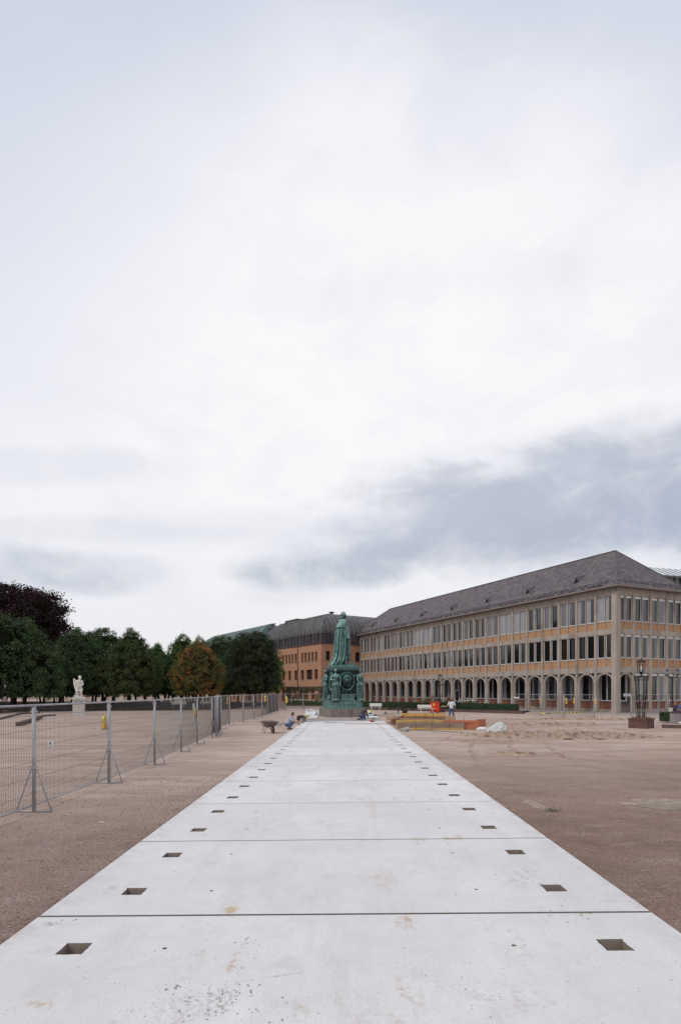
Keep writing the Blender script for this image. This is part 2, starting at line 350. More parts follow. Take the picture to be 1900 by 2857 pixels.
WOODR = mat('red_formwork', (.50, .17, .09), (.36, .12, .065), 6, .8, c3=(.26, .12, .085), stretch=(.4, 2, 3))
WOODT = mat('tan_plank', (.42, .30, .20), (.33, .23, .15), 5, .8, stretch=(.3, 3, 3))
SAND = mat('sand_soil', (.42, .31, .235), (.25, .17, .125), 4, .95, .8, 18, c3=(.15, .10, .075))
REDP = mat('red_paint', (.72, .05, .018), (.62, .04, .016), 2, .45)
YELP = mat('yellow_plastic', (.75, .42, .03), (.66, .36, .03), 6, .5)
LENS = mat('yellow_lens', (.80, .62, .10), (.72, .54, .05), 6, .25)
LIME = mat('lime_plastic', (.60, .72, .08), (.55, .66, .12), 5, .5)
BLUE = mat('blue_plastic', (.035, .035, .20), (.03, .03, .16), 5, .5)
BLACK = mat('black_plastic', (.018, .016, .017), (.03, .026, .027), 6, .6)
WHITE = mat('white_paint', (.74, .74, .70), (.66, .66, .62), 4, .6)
PLAST = mat('white_sheeting', (.70, .71, .73), (.60, .61, .63), 4, .5)
SACK = mat('grey_white_sack', (.56, .56, .53), (.42, .42, .40), 5, .8, .2, 30)
MARB = mat('white_marble', (.66, .64, .60), (.52, .49, .44), 5, .75, c3=(.36, .32, .26), s3=1.4)
SOIL_AND_SHADE = mat('soil_and_shade', (.022, .017, .015), (.036, .027, .023), 1.5, .95, .3, 20, spec=0)
LAWN = mat('lawn', (.03, .055, .022), (.05, .075, .03), 3, .9, .5, 40)
KERB = mat('kerb_stone', (.135, .085, .075), (.095, .06, .055), 2, .9, .2, 20)
PAVE = mat('grey_paving', (.36, .33, .32), (.29, .26, .25), 1.5, .9, c3=(.25, .22, .2))
BARK = mat('bark', (.032, .026, .022), (.05, .04, .033), 6, .95, stretch=(3, 3, .5))
CORE = mat('crown_shade_core', (.010, .012, .007), (.016, .017, .010), 9, .95, spec=0)
LF = [m_leaf('leaf_dark_green', (.040, .070, .032), (.075, .118, .048), (.095, .135, .050)),
      m_leaf('leaf_mid_green', (.065, .125, .036), (.11, .18, .052), (.14, .20, .055)),
      m_leaf('leaf_orange', (.085, .095, .032), (.14, .125, .040), (.38, .165, .058), .51),
      m_leaf('leaf_copper', (.030, .018, .020), (.056, .028, .029)),
      m_leaf('leaf_turning', (.058, .090, .034), (.105, .13, .045), (.18, .14, .05), .56),
      m_leaf('leaf_hedge', (.024, .046, .023), (.042, .070, .032)),
      m_leaf('leaf_near_black', (.030, .042, .026), (.058, .078, .042), (.075, .088, .042))]
ROSE = m_leaf('leaf_rose', (.05, .075, .035), (.085, .10, .045), (.12, .075, .05), .56)
PETW = mat('white_petals', (.80, .80, .76), (.7, .7, .64), 9, .7); PETR = mat('red_petals', (.42, .05, .05), (.35, .06, .07), 9, .7)
SKIN = mat('skin', (.42, .23, .16), (.36, .19, .13), 8, .6); HAIR = mat('dark_hair', (.03, .018, .014), (.045, .028, .02), 20, .7)
HAIRB = mat('brown_hair', (.13, .06, .035), (.10, .05, .03), 20, .7)
JEANS = mat('blue_jeans', (.085, .12, .20), (.05, .075, .13), 6, .9); SHIRT = mat('grey_blue_shirt', (.42, .44, .50), (.34, .36, .43), 12, .9, stretch=(3, 1, 3))
BROWN = mat('brown_pullover', (.075, .052, .048), (.055, .038, .036), 10, .9); TEE = mat('white_tshirt', (.62, .63, .68), (.52, .53, .58), 8, .9)
SHOE = mat('brown_leather', (.11, .065, .045), (.08, .05, .035), 8, .7); PURP = mat('dark_plum_cloth', (.075, .045, .07), (.05, .03, .05), 8, .9)
BLUC = mat('blue_cloth', (.10, .14, .25), (.07, .10, .19), 8, .9); REDC = mat('red_cloth', (.36, .05, .05), (.30, .04, .04), 8, .8)
RUST = mat('rusty_steel', (.14, .065, .04), (.085, .045, .035), 12, .85); TRAY = mat('mortar_caked_steel', (.20, .165, .14), (.13, .11, .095), 9, .85)
PUD = mat('sandy_water', (.36, .31, .23), (.30, .25, .19), 2, .12, spec=.6)
RUB = mat('tyre_rubber', (.03, .025, .024), (.05, .042, .04), 9, .9)

# ------------------------------------------------------------------ geometry helpers
class MB:
    def __init__(s): s.v = []; s.f = []; s.mi = []
    def add(s, vs, fs, mi=0):
        o = len(s.v); s.v += [tuple(v) for v in vs]; s.f += [tuple(i + o for i in f) for f in fs]; s.mi += [mi] * len(fs)
    def box(s, x0, x1, y0, y1, z0, z1, mi=0, M=None):
        vs = [Vector((x, y, z)) for x in (x0, x1) for y in (y0, y1) for z in (z0, z1)]
        if M: vs = [M @ v for v in vs]
        s.add(vs, [(0, 1, 3, 2), (4, 6, 7, 5), (0, 4, 5, 1), (2, 3, 7, 6), (0, 2, 6, 4), (1, 5, 7, 3)], mi)
    def bar(s, a, b, wd, ht=None, mi=0, up=(0, 0, 1)):
        a = Vector(a); b = Vector(b); d = (b - a).normalized(); u = Vector(up)
        if abs(d.dot(u)) > .95: u = Vector((1, 0, 0))
        r = d.cross(u).normalized(); u = r.cross(d); ht = ht or wd
        vs = [p + r * sx * wd / 2 + u * sz * ht / 2 for p in (a, b) for sx, sz in ((-1, -1), (1, -1), (1, 1), (-1, 1))]
        s.add(vs, [(3, 2, 1, 0), (4, 5, 6, 7), (0, 1, 5, 4), (1, 2, 6, 5), (2, 3, 7, 6), (3, 0, 4, 7)], mi)
    def tube(s, pts, r, n=8, mi=0, cap=True):
        pts = [Vector(p) for p in pts]; rs = r if isinstance(r, (list, tuple)) else [r] * len(pts); o = []; ref = None
        for i, p in enumerate(pts):
            d = (pts[min(i + 1, len(pts) - 1)] - pts[max(i - 1, 0)]).normalized()
            if ref is None: ref = Vector((0, 0, 1)) if abs(d.z) < .9 else Vector((1, 0, 0))
            a = d.cross(ref).normalized(); ref = a.cross(d).normalized()
            o += [p + (a * math.cos(2 * PI * k / n) + ref * math.sin(2 * PI * k / n)) * rs[i] for k in range(n)]
        fs = [(i * n + k, i * n + (k + 1) % n, (i + 1) * n + (k + 1) % n, (i + 1) * n + k) for i in range(len(pts) - 1) for k in range(n)]
        if cap: fs += [tuple(range(n))[::-1], tuple((len(pts) - 1) * n + k for k in range(n))]
        s.add(o, fs, mi)
    def lathe(s, prof, c=(0, 0, 0), n=16, mi=0, sx=1, sy=1):
        c = Vector(c); o = [c + Vector((r * sx * math.cos(2 * PI * k / n), r * sy * math.sin(2 * PI * k / n), z)) for r, z in prof for k in range(n)]
        fs = [(i * n + k, i * n + (k + 1) % n, (i + 1) * n + (k + 1) % n, (i + 1) * n + k) for i in range(len(prof) - 1) for k in range(n)]
        fs += [tuple(range(n))[::-1], tuple((len(prof) - 1) * n + k for k in range(n))]
        s.add(o, fs, mi)
    def prism(s, poly, z0, z1, mi=0):
        n = len(poly); o = [(x, y, z0) for x, y in poly] + [(x, y, z1) for x, y in poly]
        s.add(o, [tuple(range(n))[::-1], tuple(range(n, 2 * n))] + [(i, (i + 1) % n, n + (i + 1) % n, n + i) for i in range(n)], mi)
    def ell(s, c, r, n=12, m=8, rot=None, mi=0):
        c = Vector(c); r = r if isinstance(r, (tuple, list)) else (r, r, r); vs = []
        for j in range(m + 1):
            ph = PI * (j / m); rr = max(math.sin(ph), .02)
            for k in range(n):
                q = Vector((r[0] * rr * math.cos(2 * PI * k / n), r[1] * rr * math.sin(2 * PI * k / n), -r[2] * math.cos(ph)))
                vs.append(c + (rot @ q if rot else q))
        fs = [(i * n + k, i * n + (k + 1) % n, (i + 1) * n + (k + 1) % n, (i + 1) * n + k) for i in range(m) for k in range(n)]
        fs += [tuple(range(n))[::-1], tuple(m * n + k for k in range(n))]
        s.add(vs, fs, mi)
    def cap(s, a, b, ra, rb, n=10):       # capsule: tapered limb with rounded ends
        a = Vector(a); b = Vector(b); d = (b - a).normalized(); pts = []; rs = []
        for t in (-1, -.8, -.4): pts.append(a + d * ra * t); rs.append(ra * math.sqrt(max(1 - t * t, .002)))
        pts += [a, b]; rs += [ra, rb]
        for t in (.4, .8, 1): pts.append(b + d * rb * t); rs.append(rb * math.sqrt(max(1 - t * t, .002)))
        o = []; ref = Vector((0, 0, 1)) if abs(d.z) < .9 else Vector((1, 0, 0)); x = d.cross(ref).normalized(); y = x.cross(d)
        for p, r in zip(pts, rs): o += [p + (x * math.cos(2 * PI * k / n) + y * math.sin(2 * PI * k / n)) * r for k in range(n)]
        fs = [(i * n + k, i * n + (k + 1) % n, (i + 1) * n + (k + 1) % n, (i + 1) * n + k) for i in range(len(pts) - 1) for k in range(n)]
        fs += [tuple(range(n))[::-1], tuple((len(pts) - 1) * n + k for k in range(n))]
        s.add(o, fs)
    def loft(s, rings, n=48, folds=()):    # rings: (cx, cy, z, rx, ry, fold amplitude); folds: list of (count, phase, weight)
        o = []
        for (cx, cy, z, rx, ry, am) in rings:
            for k in range(n):
                a = 2 * PI * k / n; q = 1 + am * sum(wt * math.sin(c * a + ph + z * .35) for c, ph, wt in folds)
                o.append((cx + rx * q * math.cos(a), cy + ry * q * math.sin(a), z))
        m = len(rings)
        fs = [(i * n + k, i * n + (k + 1) % n, (i + 1) * n + (k + 1) % n, (i + 1) * n + k) for i in range(m - 1) for k in range(n)]
        fs += [tuple(range(n))[::-1], tuple((m - 1) * n + k for k in range(n))]
        s.add(o, fs)
    def mesh(s, name, mats, smooth=False):
        me = bpy.data.meshes.new(name); me.from_pydata(s.v, [], s.f)
        for m in (mats if isinstance(mats, (list, tuple)) else [mats]): me.materials.append(m)
        if any(s.mi): me.polygons.foreach_set('material_index', s.mi)
        me.polygons.foreach_set('use_smooth', [smooth] * len(s.f))
        me.update(); return me
    def build(s, name, mats, parent=None, smooth=False, fixn=False):
        me = s.mesh(name, mats, smooth)
        if fixn:
            bm = bmesh.new(); bm.from_mesh(me); bmesh.ops.recalc_face_normals(bm, faces=bm.faces); bm.to_mesh(me); bm.free()
        return link(name, me, parent)
def link(name, me, parent=None):
    o = bpy.data.objects.new(name, me); col.objects.link(o)
    if parent: o.parent = parent
    return o
def remesh(mb, name, m, vox, parent=None, smooth=2):
    o = mb.build(name, m, None, True, True)
    md = o.modifiers.new('r', 'REMESH'); md.mode = 'VOXEL'; md.voxel_size = vox; md.use_smooth_shade = True
    if smooth: sm = o.modifiers.new('s', 'SMOOTH'); sm.iterations = smooth; sm.factor = .5
    bpy.context.view_layer.update()
    me = bpy.data.meshes.new_from_object(o.evaluated_get(bpy.context.evaluated_depsgraph_get()))
    old = o.data; o.modifiers.clear(); o.data = me; bpy.data.meshes.remove(old)
    o.parent = parent; return o
def tag(o, label=None, cat=None, group=None, kind=None):
    if label: o['label'] = label
    if cat: o['category'] = cat
    if group: o['group'] = group
    if kind: o['kind'] = kind
    return o
def thing(name, loc, label, cat, group=None, rz=0.0):
    o = bpy.data.objects.new(name, None); col.objects.link(o); o.empty_display_size = .2
    o.location = loc; o.rotation_euler = (0, 0, rz); return tag(o, label, cat, group)
def copy_tree(o, parent=None):
    c = o.copy(); col.objects.link(c)
    if parent: c.parent = parent
    for ch in list(o.children): copy_tree(ch, c)
    return c
ORD = ['first', 'second', 'third', 'fourth', 'fifth', 'sixth', 'seventh', 'eighth', 'ninth', 'tenth', 'eleventh', 'twelfth', 'thirteenth',
       'fourteenth', 'fifteenth', 'sixteenth', 'seventeenth', 'eighteenth', 'nineteenth', 'twentieth', 'twenty-first', 'twenty-second',
       'twenty-third', 'twenty-fourth', 'twenty-fifth', 'twenty-sixth', 'twenty-seventh', 'twenty-eighth', 'twenty-ninth', 'thirtieth']

# ------------------------------------------------------------------ ground
HW = 3.09; CROSS = .0115; SLZ = .05
def build_ground():
    m = MB()
    xs = [-2500, -300, -60, -20, -8, -3.0, -2.95, 2.95, 3.0, 8, 20, 60, 300, 2500]; ys = [-300, -.05, 0, 6, 14, 24, 36, 44, 44.05, 60, 90, 160, 400, 2500]
    vs = [(x, y, -.3 if (abs(x) < 2.96 and 0 <= y <= 44) else 0) for y in ys for x in xs]; n = len(xs)
    m.add(vs, [(j * n + i, j * n + i + 1, (j + 1) * n + i + 1, (j + 1) * n + i) for j in range(len(ys) - 1) for i in range(n - 1)])
    tag(m.build('ground', GROUND), kind='structure')
build_ground()

HOLES = [5.157 + 1.485 * k for k in range(-2, 27)]
def slab(y0, y1, name, gap=.02, holes=True, x0=-HW, x1=HW, z=SLZ, m_=None):
    """one precast slab: flat top pierced by square openings with chipped edges and small anchor holes"""
    m = MB(); y0 += gap / 2; y1 -= gap / 2; T = -.2
    hs = [(sx * 2.38, h) for h in HOLES if y0 < h < y1 for sx in (-1, 1)] if holes else []
    a_ = [(sx * (1.57 + random.uniform(-.08, .08)), h + random.uniform(-.03, .03)) for h in HOLES if y0 < h < y1 for sx in (-1, 1)] if holes else []
    sp = [(x, y, .2) for x, y in hs] + [(x, y, .1) for x, y in a_]
    xs = sorted({x0, x1} | {round(v, 5) for x, y, r in sp for v in (x - r, x + r)}); ys = sorted({y0, y1} | {round(v, 5) for x, y, r in sp for v in (y - r, y + r)})
    for i in range(len(xs) - 1):
        for j in range(len(ys) - 1):
            cx, cy = (xs[i] + xs[i + 1]) / 2, (ys[j] + ys[j + 1]) / 2
            if any(abs(cx - x) < r - .002 and abs(cy - y) < r - .002 for x, y, r in sp): continue
            m.add([(xs[i], ys[j], 0), (xs[i + 1], ys[j], 0), (xs[i + 1], ys[j + 1], 0), (xs[i], ys[j + 1], 0)], [(0, 1, 2, 3)])
    for x, y, r in sp:
        rnd = random.Random(int(x * 999 + y * 77)); sq = r > .15; n = 24; h = .115 if sq else .021
        outer = []; inner = []
        for k in range(n):
            q, t = divmod(k, n // 4); t = t / (n // 4) * 2 - 1
            ox, oy = ((t, -1), (1, t), (-t, 1), (-1, -t))[q]
            outer.append((x + ox * r, y + oy * r, 0))
            if sq:
                j = rnd.uniform(-.004, .010) if rnd.random() < .6 else 0
                inner.append((x + ox * (h + j), y + oy * (h + j * .6), 0))
            else:
                a = math.atan2(oy, ox); inner.append((x + math.cos(a) * h, y + math.sin(a) * h, 0))
        low = [(x + (p[0] - x) * .96, y + (p[1] - y) * .96, T if sq else -.06) for p in inner]
        m.add(outer + inner + low, [(k, (k + 1) % n, n + (k + 1) % n, n + k) for k in range(n)] + [(n + k, n + (k + 1) % n, 2 * n + (k + 1) % n, 2 * n + k) for k in range(n)] + ([] if sq else [tuple(2 * n + k for k in range(n))]))
    e = [(x0, y0), (x1, y0), (x1, y1), (x0, y1)]
    for k in range(4):
        a, b = e[k], e[(k + 1) % 4]; m.add([(*a, 0), (*a, T), (*b, T), (*b, 0)], [(0, 1, 2, 3)])
    o = m.build(name, m_ or SLAB); o.location = (0, 0, z); o.rotation_euler = (0, -CROSS, 0); return o
J0 = 5.92
ys_ = [J0 + 2.97 * k for k in range(-1, 14)]
for i in range(14):
    gp = {0: .05, 1: .03}.get(i, .012)
    # gap belongs to the joint at the slab's far side
    o = slab(ys_[i] + .008, ys_[i + 1] - gp / 2, 'concrete_slab', .01)
    d_ = ['nearest white concrete slab at the bottom of the photo, stained and gritty', 'second white concrete slab of the walkway, beyond the widest open joint'][i] if i < 2 else '%s white concrete slab of the walkway counted from the camera' % ORD[i]
    tag(o, d_, 'concrete slab', 'white concrete slabs of the walkway')
fb = MB(); fb.box(-2.9, 2.9, .5, 43.9, -.29, -.21); tag(fb.build('path_bed', mat('bed', (.20, .165, .14), (.15, .12, .1), 4)), kind='structure')
# worn grey apron round the monument, then two runs of slabs going on behind it
ap = MB(); ap.box(-3.09, 3.09, 44.52, 49.9, -.05, .055); tag(ap.build('paving', PAVE), kind='structure')
k_ = 0
for (xa, xb) in ((-3.09, -2.30), (1.9, 3.09)):
    for j in range(5):
        o = slab(50 + j * 5.9, 50 + (j + 1) * 5.9, 'concrete_slab', .02, False, xa, xb, .058)
        tag(o, 'narrow white concrete slab %s the monument, %s from the front' % ('left of' if xa < 0 else 'right of', ORD[j]), 'concrete slab', 'white slabs beside the monument')

# grit and crumbs on the near slabs
def grit():
    m = MB(); r = random.Random(3)
    cl = [(-.9, 4.15, .25, 60, .010), (-.82, 4.35, .12, 30, .010), (-1.25, 4.2, .2, 24, .008), (-.85, 5.25, .08, 12, .014), (-.88, 4.75, .05, 16, .006), (-1.3, 4.45, .03, 5, .02),
          (.9, 4.5, .12, 10, .008), (1.0, 4.15, .1, 8, .007), (2.3, 5.85, .12, 26, .011), (2.25, 7.2, .2, 20, .009), (-2.7, 5.72, .1, 10, .012), (1.75, 8.2, .2, 14, .008), (-2.2, 7.1, .2, 8, .009), (0, 6, 2.6, 70, .006), (0, 9, 2.8, 60, .007), (0, 4.6, 2.2, 60, .006), (0, 14, 2.8, 60, .008)]
    for cx, cy, s, n, sz in cl:
        for _ in range(n):
            x = cx + r.gauss(0, s) if s < 1 else r.uniform(-s, s); y = cy + r.gauss(0, s * .8) if s < 1 else cy + r.uniform(-1, 3)
            if abs(x) > 2.95 or y < 3: continue
            q = sz * r.uniform(.3, 1.0) ; rt = Matrix.Rotation(r.uniform(0, 6), 3, 'Z')
            m.ell((x, y, SLZ + x * CROSS + q * .35), (q, q * r.uniform(.5, .9), q * .55), 6, 4, rt)
    tag(m.build('grit', mat('crumbs', (.27, .23, .20), (.40, .36, .33), 30)), 'loose stone crumbs scattered over the near concrete slabs', 'grit', kind='stuff')
grit()
def gravel():
    m = MB(); r = random.Random(5)
    for _ in range(4200):
        sd_ = r.choice((-1, 1)); y = r.uniform(3.2, 16); x = sd_ * (HW + .03 + r.random() ** 2.2 * (y * .62 - 1.0 + 1.5))
        q = r.uniform(.006, .015) * (1 + y * .02)
        m.ell((x, y, (q * .3 if abs(x) > HW else SLZ + x * CROSS + q * .3)), (q, q * r.uniform(.6, 1), q * .6), 5, 3, Matrix.Rotation(r.uniform(0, 6), 3, 'Z'), r.choice((0, 0, 1)))
    tag(m.build('gravel', [mat('stone_a', (.27, .19, .17), (.19, .13, .12), 20), mat('stone_b', (.33, .26, .235), (.28, .215, .19), 20)]), 'small loose stones strewn over the reddish gravel beside the walkway', 'gravel', kind='stuff')
gravel()
def mound(name, cx, cy, rx, ry, h, mt, label, cat, seed=1, step=.12, lump=1.0, rz=0):
    m = MB(); nx = int(2 * rx / step); ny = int(2 * ry / step); vs = []
    for j in range(ny + 1):
        for i in range(nx + 1):
            x = -rx + 2 * rx * i / nx; y = -ry + 2 * ry * j / ny; q = math.sqrt((x / rx) ** 2 + (y / ry) ** 2)
            p = Vector((x * 1.2 + seed * 7, y * 1.2, seed)); e = noise.noise(p) * .6 + noise.noise(p * 2.7) * .35
            f = max(0, 1 - q + e * .45)
            z = h * (min(1, f * 2.2)) * (.45 + lump * abs(noise.noise(p * 3.1)) * 1.3 + .3 * noise.noise(p * 7)) - .018
            vs.append((x, y, z if f > 0 else -.03))
    m.add(vs, [(j * (nx + 1) + i, j * (nx + 1) + i + 1, (j + 1) * (nx + 1) + i + 1, (j + 1) * (nx + 1) + i) for j in range(ny) for i in range(nx)])
    o = m.build(name, mt, None, False); o.location = (cx, cy, 0); o.rotation_euler.z = rz; return tag(o, label, cat, kind='stuff')
p = at(1560, 2053); mound('sand_heap', p.x, p.y, 5.2, 2.4, .24, SAND, 'churned brown sand between the formwork and the lamp plinth', 'sand', 1)
p = at(1435, 2103); mound('sand_heap', p.x, p.y, 1.1, .8, .09, SAND, 'small tan sand patch on the gravel below the grey sack', 'sand', 2, .07)
p = at(1340, 2068); mound('sand_heap', p.x, p.y, 1.6, 2.4, .04, SAND, 'thin sand trodden along the tracks in front of the formwork', 'sand', 3, .1, rz=.5)
p = at(1500, 2022); mound('sand_heap', p.x, p.y, 5.0, 1.8, .16, SAND, 'low sand spread beyond the grey sack towards the fence', 'sand', 4)
p = at(1600, 2008); mound('sand_heap', p.x, p.y, 6.5, .9, .14, SAND, 'narrow ridge of sand along the foot of the right fence', 'sand', 5)
def puddle(px, py, rx, ry, seed, label, mt, cat='puddle', z=.006):
    m = MB(); c = at(px, py); n = 40; vs = [(0, 0, 0)]
    for k in range(n):
        a = 2 * PI * k / n; q = 1 + .45 * noise.noise(Vector((math.cos(a) * 1.7 + seed, math.sin(a) * 1.7, 0))) + .15 * noise.noise(Vector((math.cos(a) * 6, math.sin(a) * 6, seed)))
        vs.append((rx * q * math.cos(a), ry * q * math.sin(a), 0))
    m.add(vs, [(0, 1 + k, 1 + (k + 1) % n) for k in range(n)]); o = m.build('puddle' if cat == 'puddle' else 'sand_patch', mt); o.location = (c.x, c.y, z)
    return tag(o, label, cat, kind='structure' if cat == 'puddle' else 'stuff')
puddle(1880, 2251, .62, .34, 2, 'shallow sandy puddle', PUD)
puddle(1900, 2240, 1.1, .55, 5, 'pale sand rim round the puddle at the right edge', mat('pale_sand', (.36, .29, .22), (.24, .18, .15), 5, .95, contrast=(.42, .55)), 'sand', .003)
puddle(1490, 2245, .16, .55, 8, 'pale sandy streak in the gravel left of the green leaves', mat('pale_sand2', (.36, .29, .22), (.22, .16, .14), 7, .95, contrast=(.42, .58)), 'sand', .005)
def leafbunch():
    m = MB(); r = random.Random(4); c = at(1541, 2264)
    for _ in range(46):
        p = Vector((r.gauss(0, .085), r.gauss(0, .05), r.uniform(.0, .05))); a = r.uniform(0, 6); L = r.uniform(.03, .06)
        d = Vector((math.cos(a), math.sin(a), r.uniform(-.2, .5))) * L; q = Vector((-d.y, d.x, r.uniform(-.02, .02))) * .4
        m.add([p, p + d * .5 + q, p + d, p + d * .5 - q], [(0, 1, 2, 3)])
    o = m.build('leaf_litter', mat('wet_leaf', (.03, .085, .03), (.05, .12, .04), 30)); o.location = (c.x, c.y, .01)
    tag(o, 'small clump of dark green leaves lying on the right gravel', 'leaves', kind='stuff')
    for px, py in ((1475, 2235), (1432, 2262)):
        m = MB(); m.ell((0, 0, .012), (.05, .03, .012), 8, 4); o = m.build('fallen_leaf', mat('yellow_leaf', (.52, .33, .12), (.42, .26, .1), 20)); o.location = at(px, py)
        tag(o, 'single yellow fallen leaf on gravel %s' % ('above the pale sandy streak' if px > 1450 else 'touching the right edge of the walkway'), 'leaf', 'fallen yellow leaves')
leafbunch()
m = MB(); m.ell((0, 0, .01), (.06, .04, .015), 8, 4); o = m.build('stone', mat('pale_stone', (.5, .45, .38), (.4, .36, .3), 20)); o.location = at(286, 2296); tag(o, 'pale flat stone on the left gravel near the walkway', 'stone')

# ------------------------------------------------------------------ right building (arcaded office block)
VC = Vector((.9088, .4171)); BROT = math.atan2(.4171, .9088) + TH
BC = cw(29.41, 61.7)
BW = 10.75; BL = 63.8; BAY = 2.65; NB = 24
def s_left(px, lx=0.0):      # distance along the left face (local y) seen at photo column px, for local x = lx
    k = (px - PX) / F; cx = 29.41 + .9088 * lx; cy = 61.7 + .4171 * lx
    return (cx - k * cy) / (.4171 + k * .9088)
Z = dict(band1=(4.34, 4.99), br1=(4.99, 5.93), w1=(5.93, 8.47), band2=(8.47, 9.01), br2=(9.01, 9.88), w2=(9.88, 12.6), fr=(12.6, 13.35))
def right_building():
    T = thing('arcade_building', BC, 'long three-storey concrete and orange brick block with ground-floor arches and slate hip roof', 'building', None, BROT)
    EY = [.0 + BAY * k for k in range(NB + 1)]; EX = [BAY * k for k in range(5)]
    # core
    m = MB(); m.box(.30, BW - .1, .30, BL - .1, 4.36, 13.3); m.box(BAY + .05, BW - .1, .30, 2.4, 0, 4.36)
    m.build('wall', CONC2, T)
    m = MB(); m.box(2.4, BW - .1, 2.4, BL - .1, 0, 4.36); m.build('arcade_wall', mat('shaded_render', (.13, .105, .095), (.09, .075, .07), 2, .9), T)  # back wall coloured dark to carry the shade behind the arches
    m = MB()
    for a, b in (Z['br1'], Z['br2']):
        m.box(.12, .30, .2, BL - .1, a, b); m.box(.3, BW - .1, .12, .30, a, b)
    m.build('brick_spandrel', BRK, T)
    m = MB(); m.box(2.32, 2.4, 2.32, BL, .35, 1.28); m.box(BAY + .2, BW - .1, .14, .30, .45, 1.3)
    m.build('brick_parapet', BRKD, T)
    m = MB(); m.box(2.28, 2.4, 2.28, BL, 0, .35); m.box(BAY + .2, BW - .1, .08, .30, 0, .45); m.box(-.25, 2.28, -.25, BL, .0, .06); m.box(2.28, BAY + .1, -.25, 2.28, .0, .06)
    m.build('plinth', CONC, T)
    m = MB()
    for a, b in (Z['band1'], Z['band2'], Z['fr']):
        m.box(.0, .299, .20, BL - .1, a, b); m.box(.2, BW - .1, .0, .299, a, b)
    m.build('concrete_band', CONC, T)
    for k, y in enumerate(EY):
        if k == 0: continue
        m = MB(); m.box(-.06, .34, y - .155, y + .155, 0, 13.0); m.build('pier', CONC, T)
    m = MB(); m.box(-.08, .55, -.08, .55, 0, 13.0); m.build('corner_pier', CONC, T)
    for x in EX[1:]:
        m = MB(); m.box(x - .155, x + .155, -.06, .34, 0, 13.0); m.build('pier', CONC, T)
    for k in range(NB):
        ym = EY[k] + BAY / 2 + (.12 if k == 0 else 0)
        m = MB()
        m.box(-.02, .295, ym - .065, ym + .065, 4.995, 8.465); m.box(-.02, .295, ym - .065, ym + .065, 9.015, 12.595); m.build('mullion', CONC, T)
    for k in range(4):
        xm = EX[k] + BAY / 2 + (.12 if k == 0 else 0)
        m = MB(); m.box(xm - .065, xm + .065, -.02, .295, 4.995, 8.465); m.box(xm - .065, xm + .065, -.02, .295, 9.015, 12.595)
        if k: m.box(xm - .065, xm + .065, -.02, .295, .45, 4.335)
        m.build('mullion', CONC, T)
    # arches
    def arch(axis, c):
        m = MB(); n = 20; ro, ri = 1.14, 1.02; zs = 3.2; d0, d1 = .02, .34; pr = []
        pts_o = [(-ro, 0.06)] + [(-ro * math.cos(PI * i / n), zs + ro * math.sin(PI * i / n)) for i in range(n + 1)] + [(ro, 0.06)]
        pts_i = [(-ri, 0.06)] + [(-ri * math.cos(PI * i / n), zs + ri * math.sin(PI * i / n)) for i in range(n + 1)] + [(ri, 0.06)]
        L_ = len(pts_o); vs = []
        for d in (d0, d1):
            for ring in (pts_o, pts_i):
                for (a, z) in ring: vs.append((d, c + a, z) if axis == 'y' else (c + a, d, z))
        for i in range(L_ - 1):
            pr += [(i, i + 1, L_ + i + 1, L_ + i), (2 * L_ + i, 3 * L_ + i, 3 * L_ + i + 1, 2 * L_ + i + 1), (i, 2 * L_ + i, 2 * L_ + i + 1, i + 1), (L_ + i, L_ + i + 1, 3 * L_ + i + 1, 3 * L_ + i)]
        m.add(vs, pr); m.build('arch', ARCHM, T, False, True)
    for k in range(NB): arch('y', EY[k] + BAY / 2 + (.2 if k == 0 else 0))
    arch('x', BAY / 2 + .2)
    # windows
    r = random.Random(11); cnt = 0; rest = MB(); restp = MB()
    # shared meshes
    def frame(wd, ht, t=.07):
        m = MB(); m.box(0, .07, 0, t, 0, ht); m.box(0, .07, wd - t, wd, 0, ht); m.box(0, .07, t, wd - t, 0, t); m.box(0, .07, t, wd - t, ht - t, ht); m.box(-.10, .069, 0, wd, -.05, 0); return m
    def pane(wd, ht, t=.07, cut=0):
        m = MB(); q = t + (wd - 2 * t) * cut
        if cut > .02: m.box(.03, .05, t, q, t, ht - t, 1)
        if cut < .98: m.box(.03, .05, q, wd - t, t, ht - t, 0)
        return m
    cache = {}
    def window(axis, s0, s1, z0, z1, g, name='window', blind=False, depth=.14):
        wd, ht = round(s1 - s0, 3), round(z1 - z0, 3); v_ = r.choice(((0, 0), (0, 0), (.35, 2), (.6, 0), (.25, 4), (.7, 3))); key = (wd, ht, g, v_)
        if key not in cache:
            cache[key] = (frame(wd, ht).mesh('window', FRAMEM), pane(wd, ht, cut=v_[0]).mesh('pane', [GL[g], GL[v_[1]]]))
        o = link(name, cache[key][0], T); pn = link('pane', cache[key][1], o)
        if axis == 'y': o.location = (depth, s0, z0)
        else: o.location = (s1, depth, z0); o.rotation_euler.z = PI / 2
        if blind:
            b = MB(); b.box(-.03, .02, .06, wd - .06, ht - .26, ht - .05); b.build('blind', BLIND, o)
        return o
    tot = 0
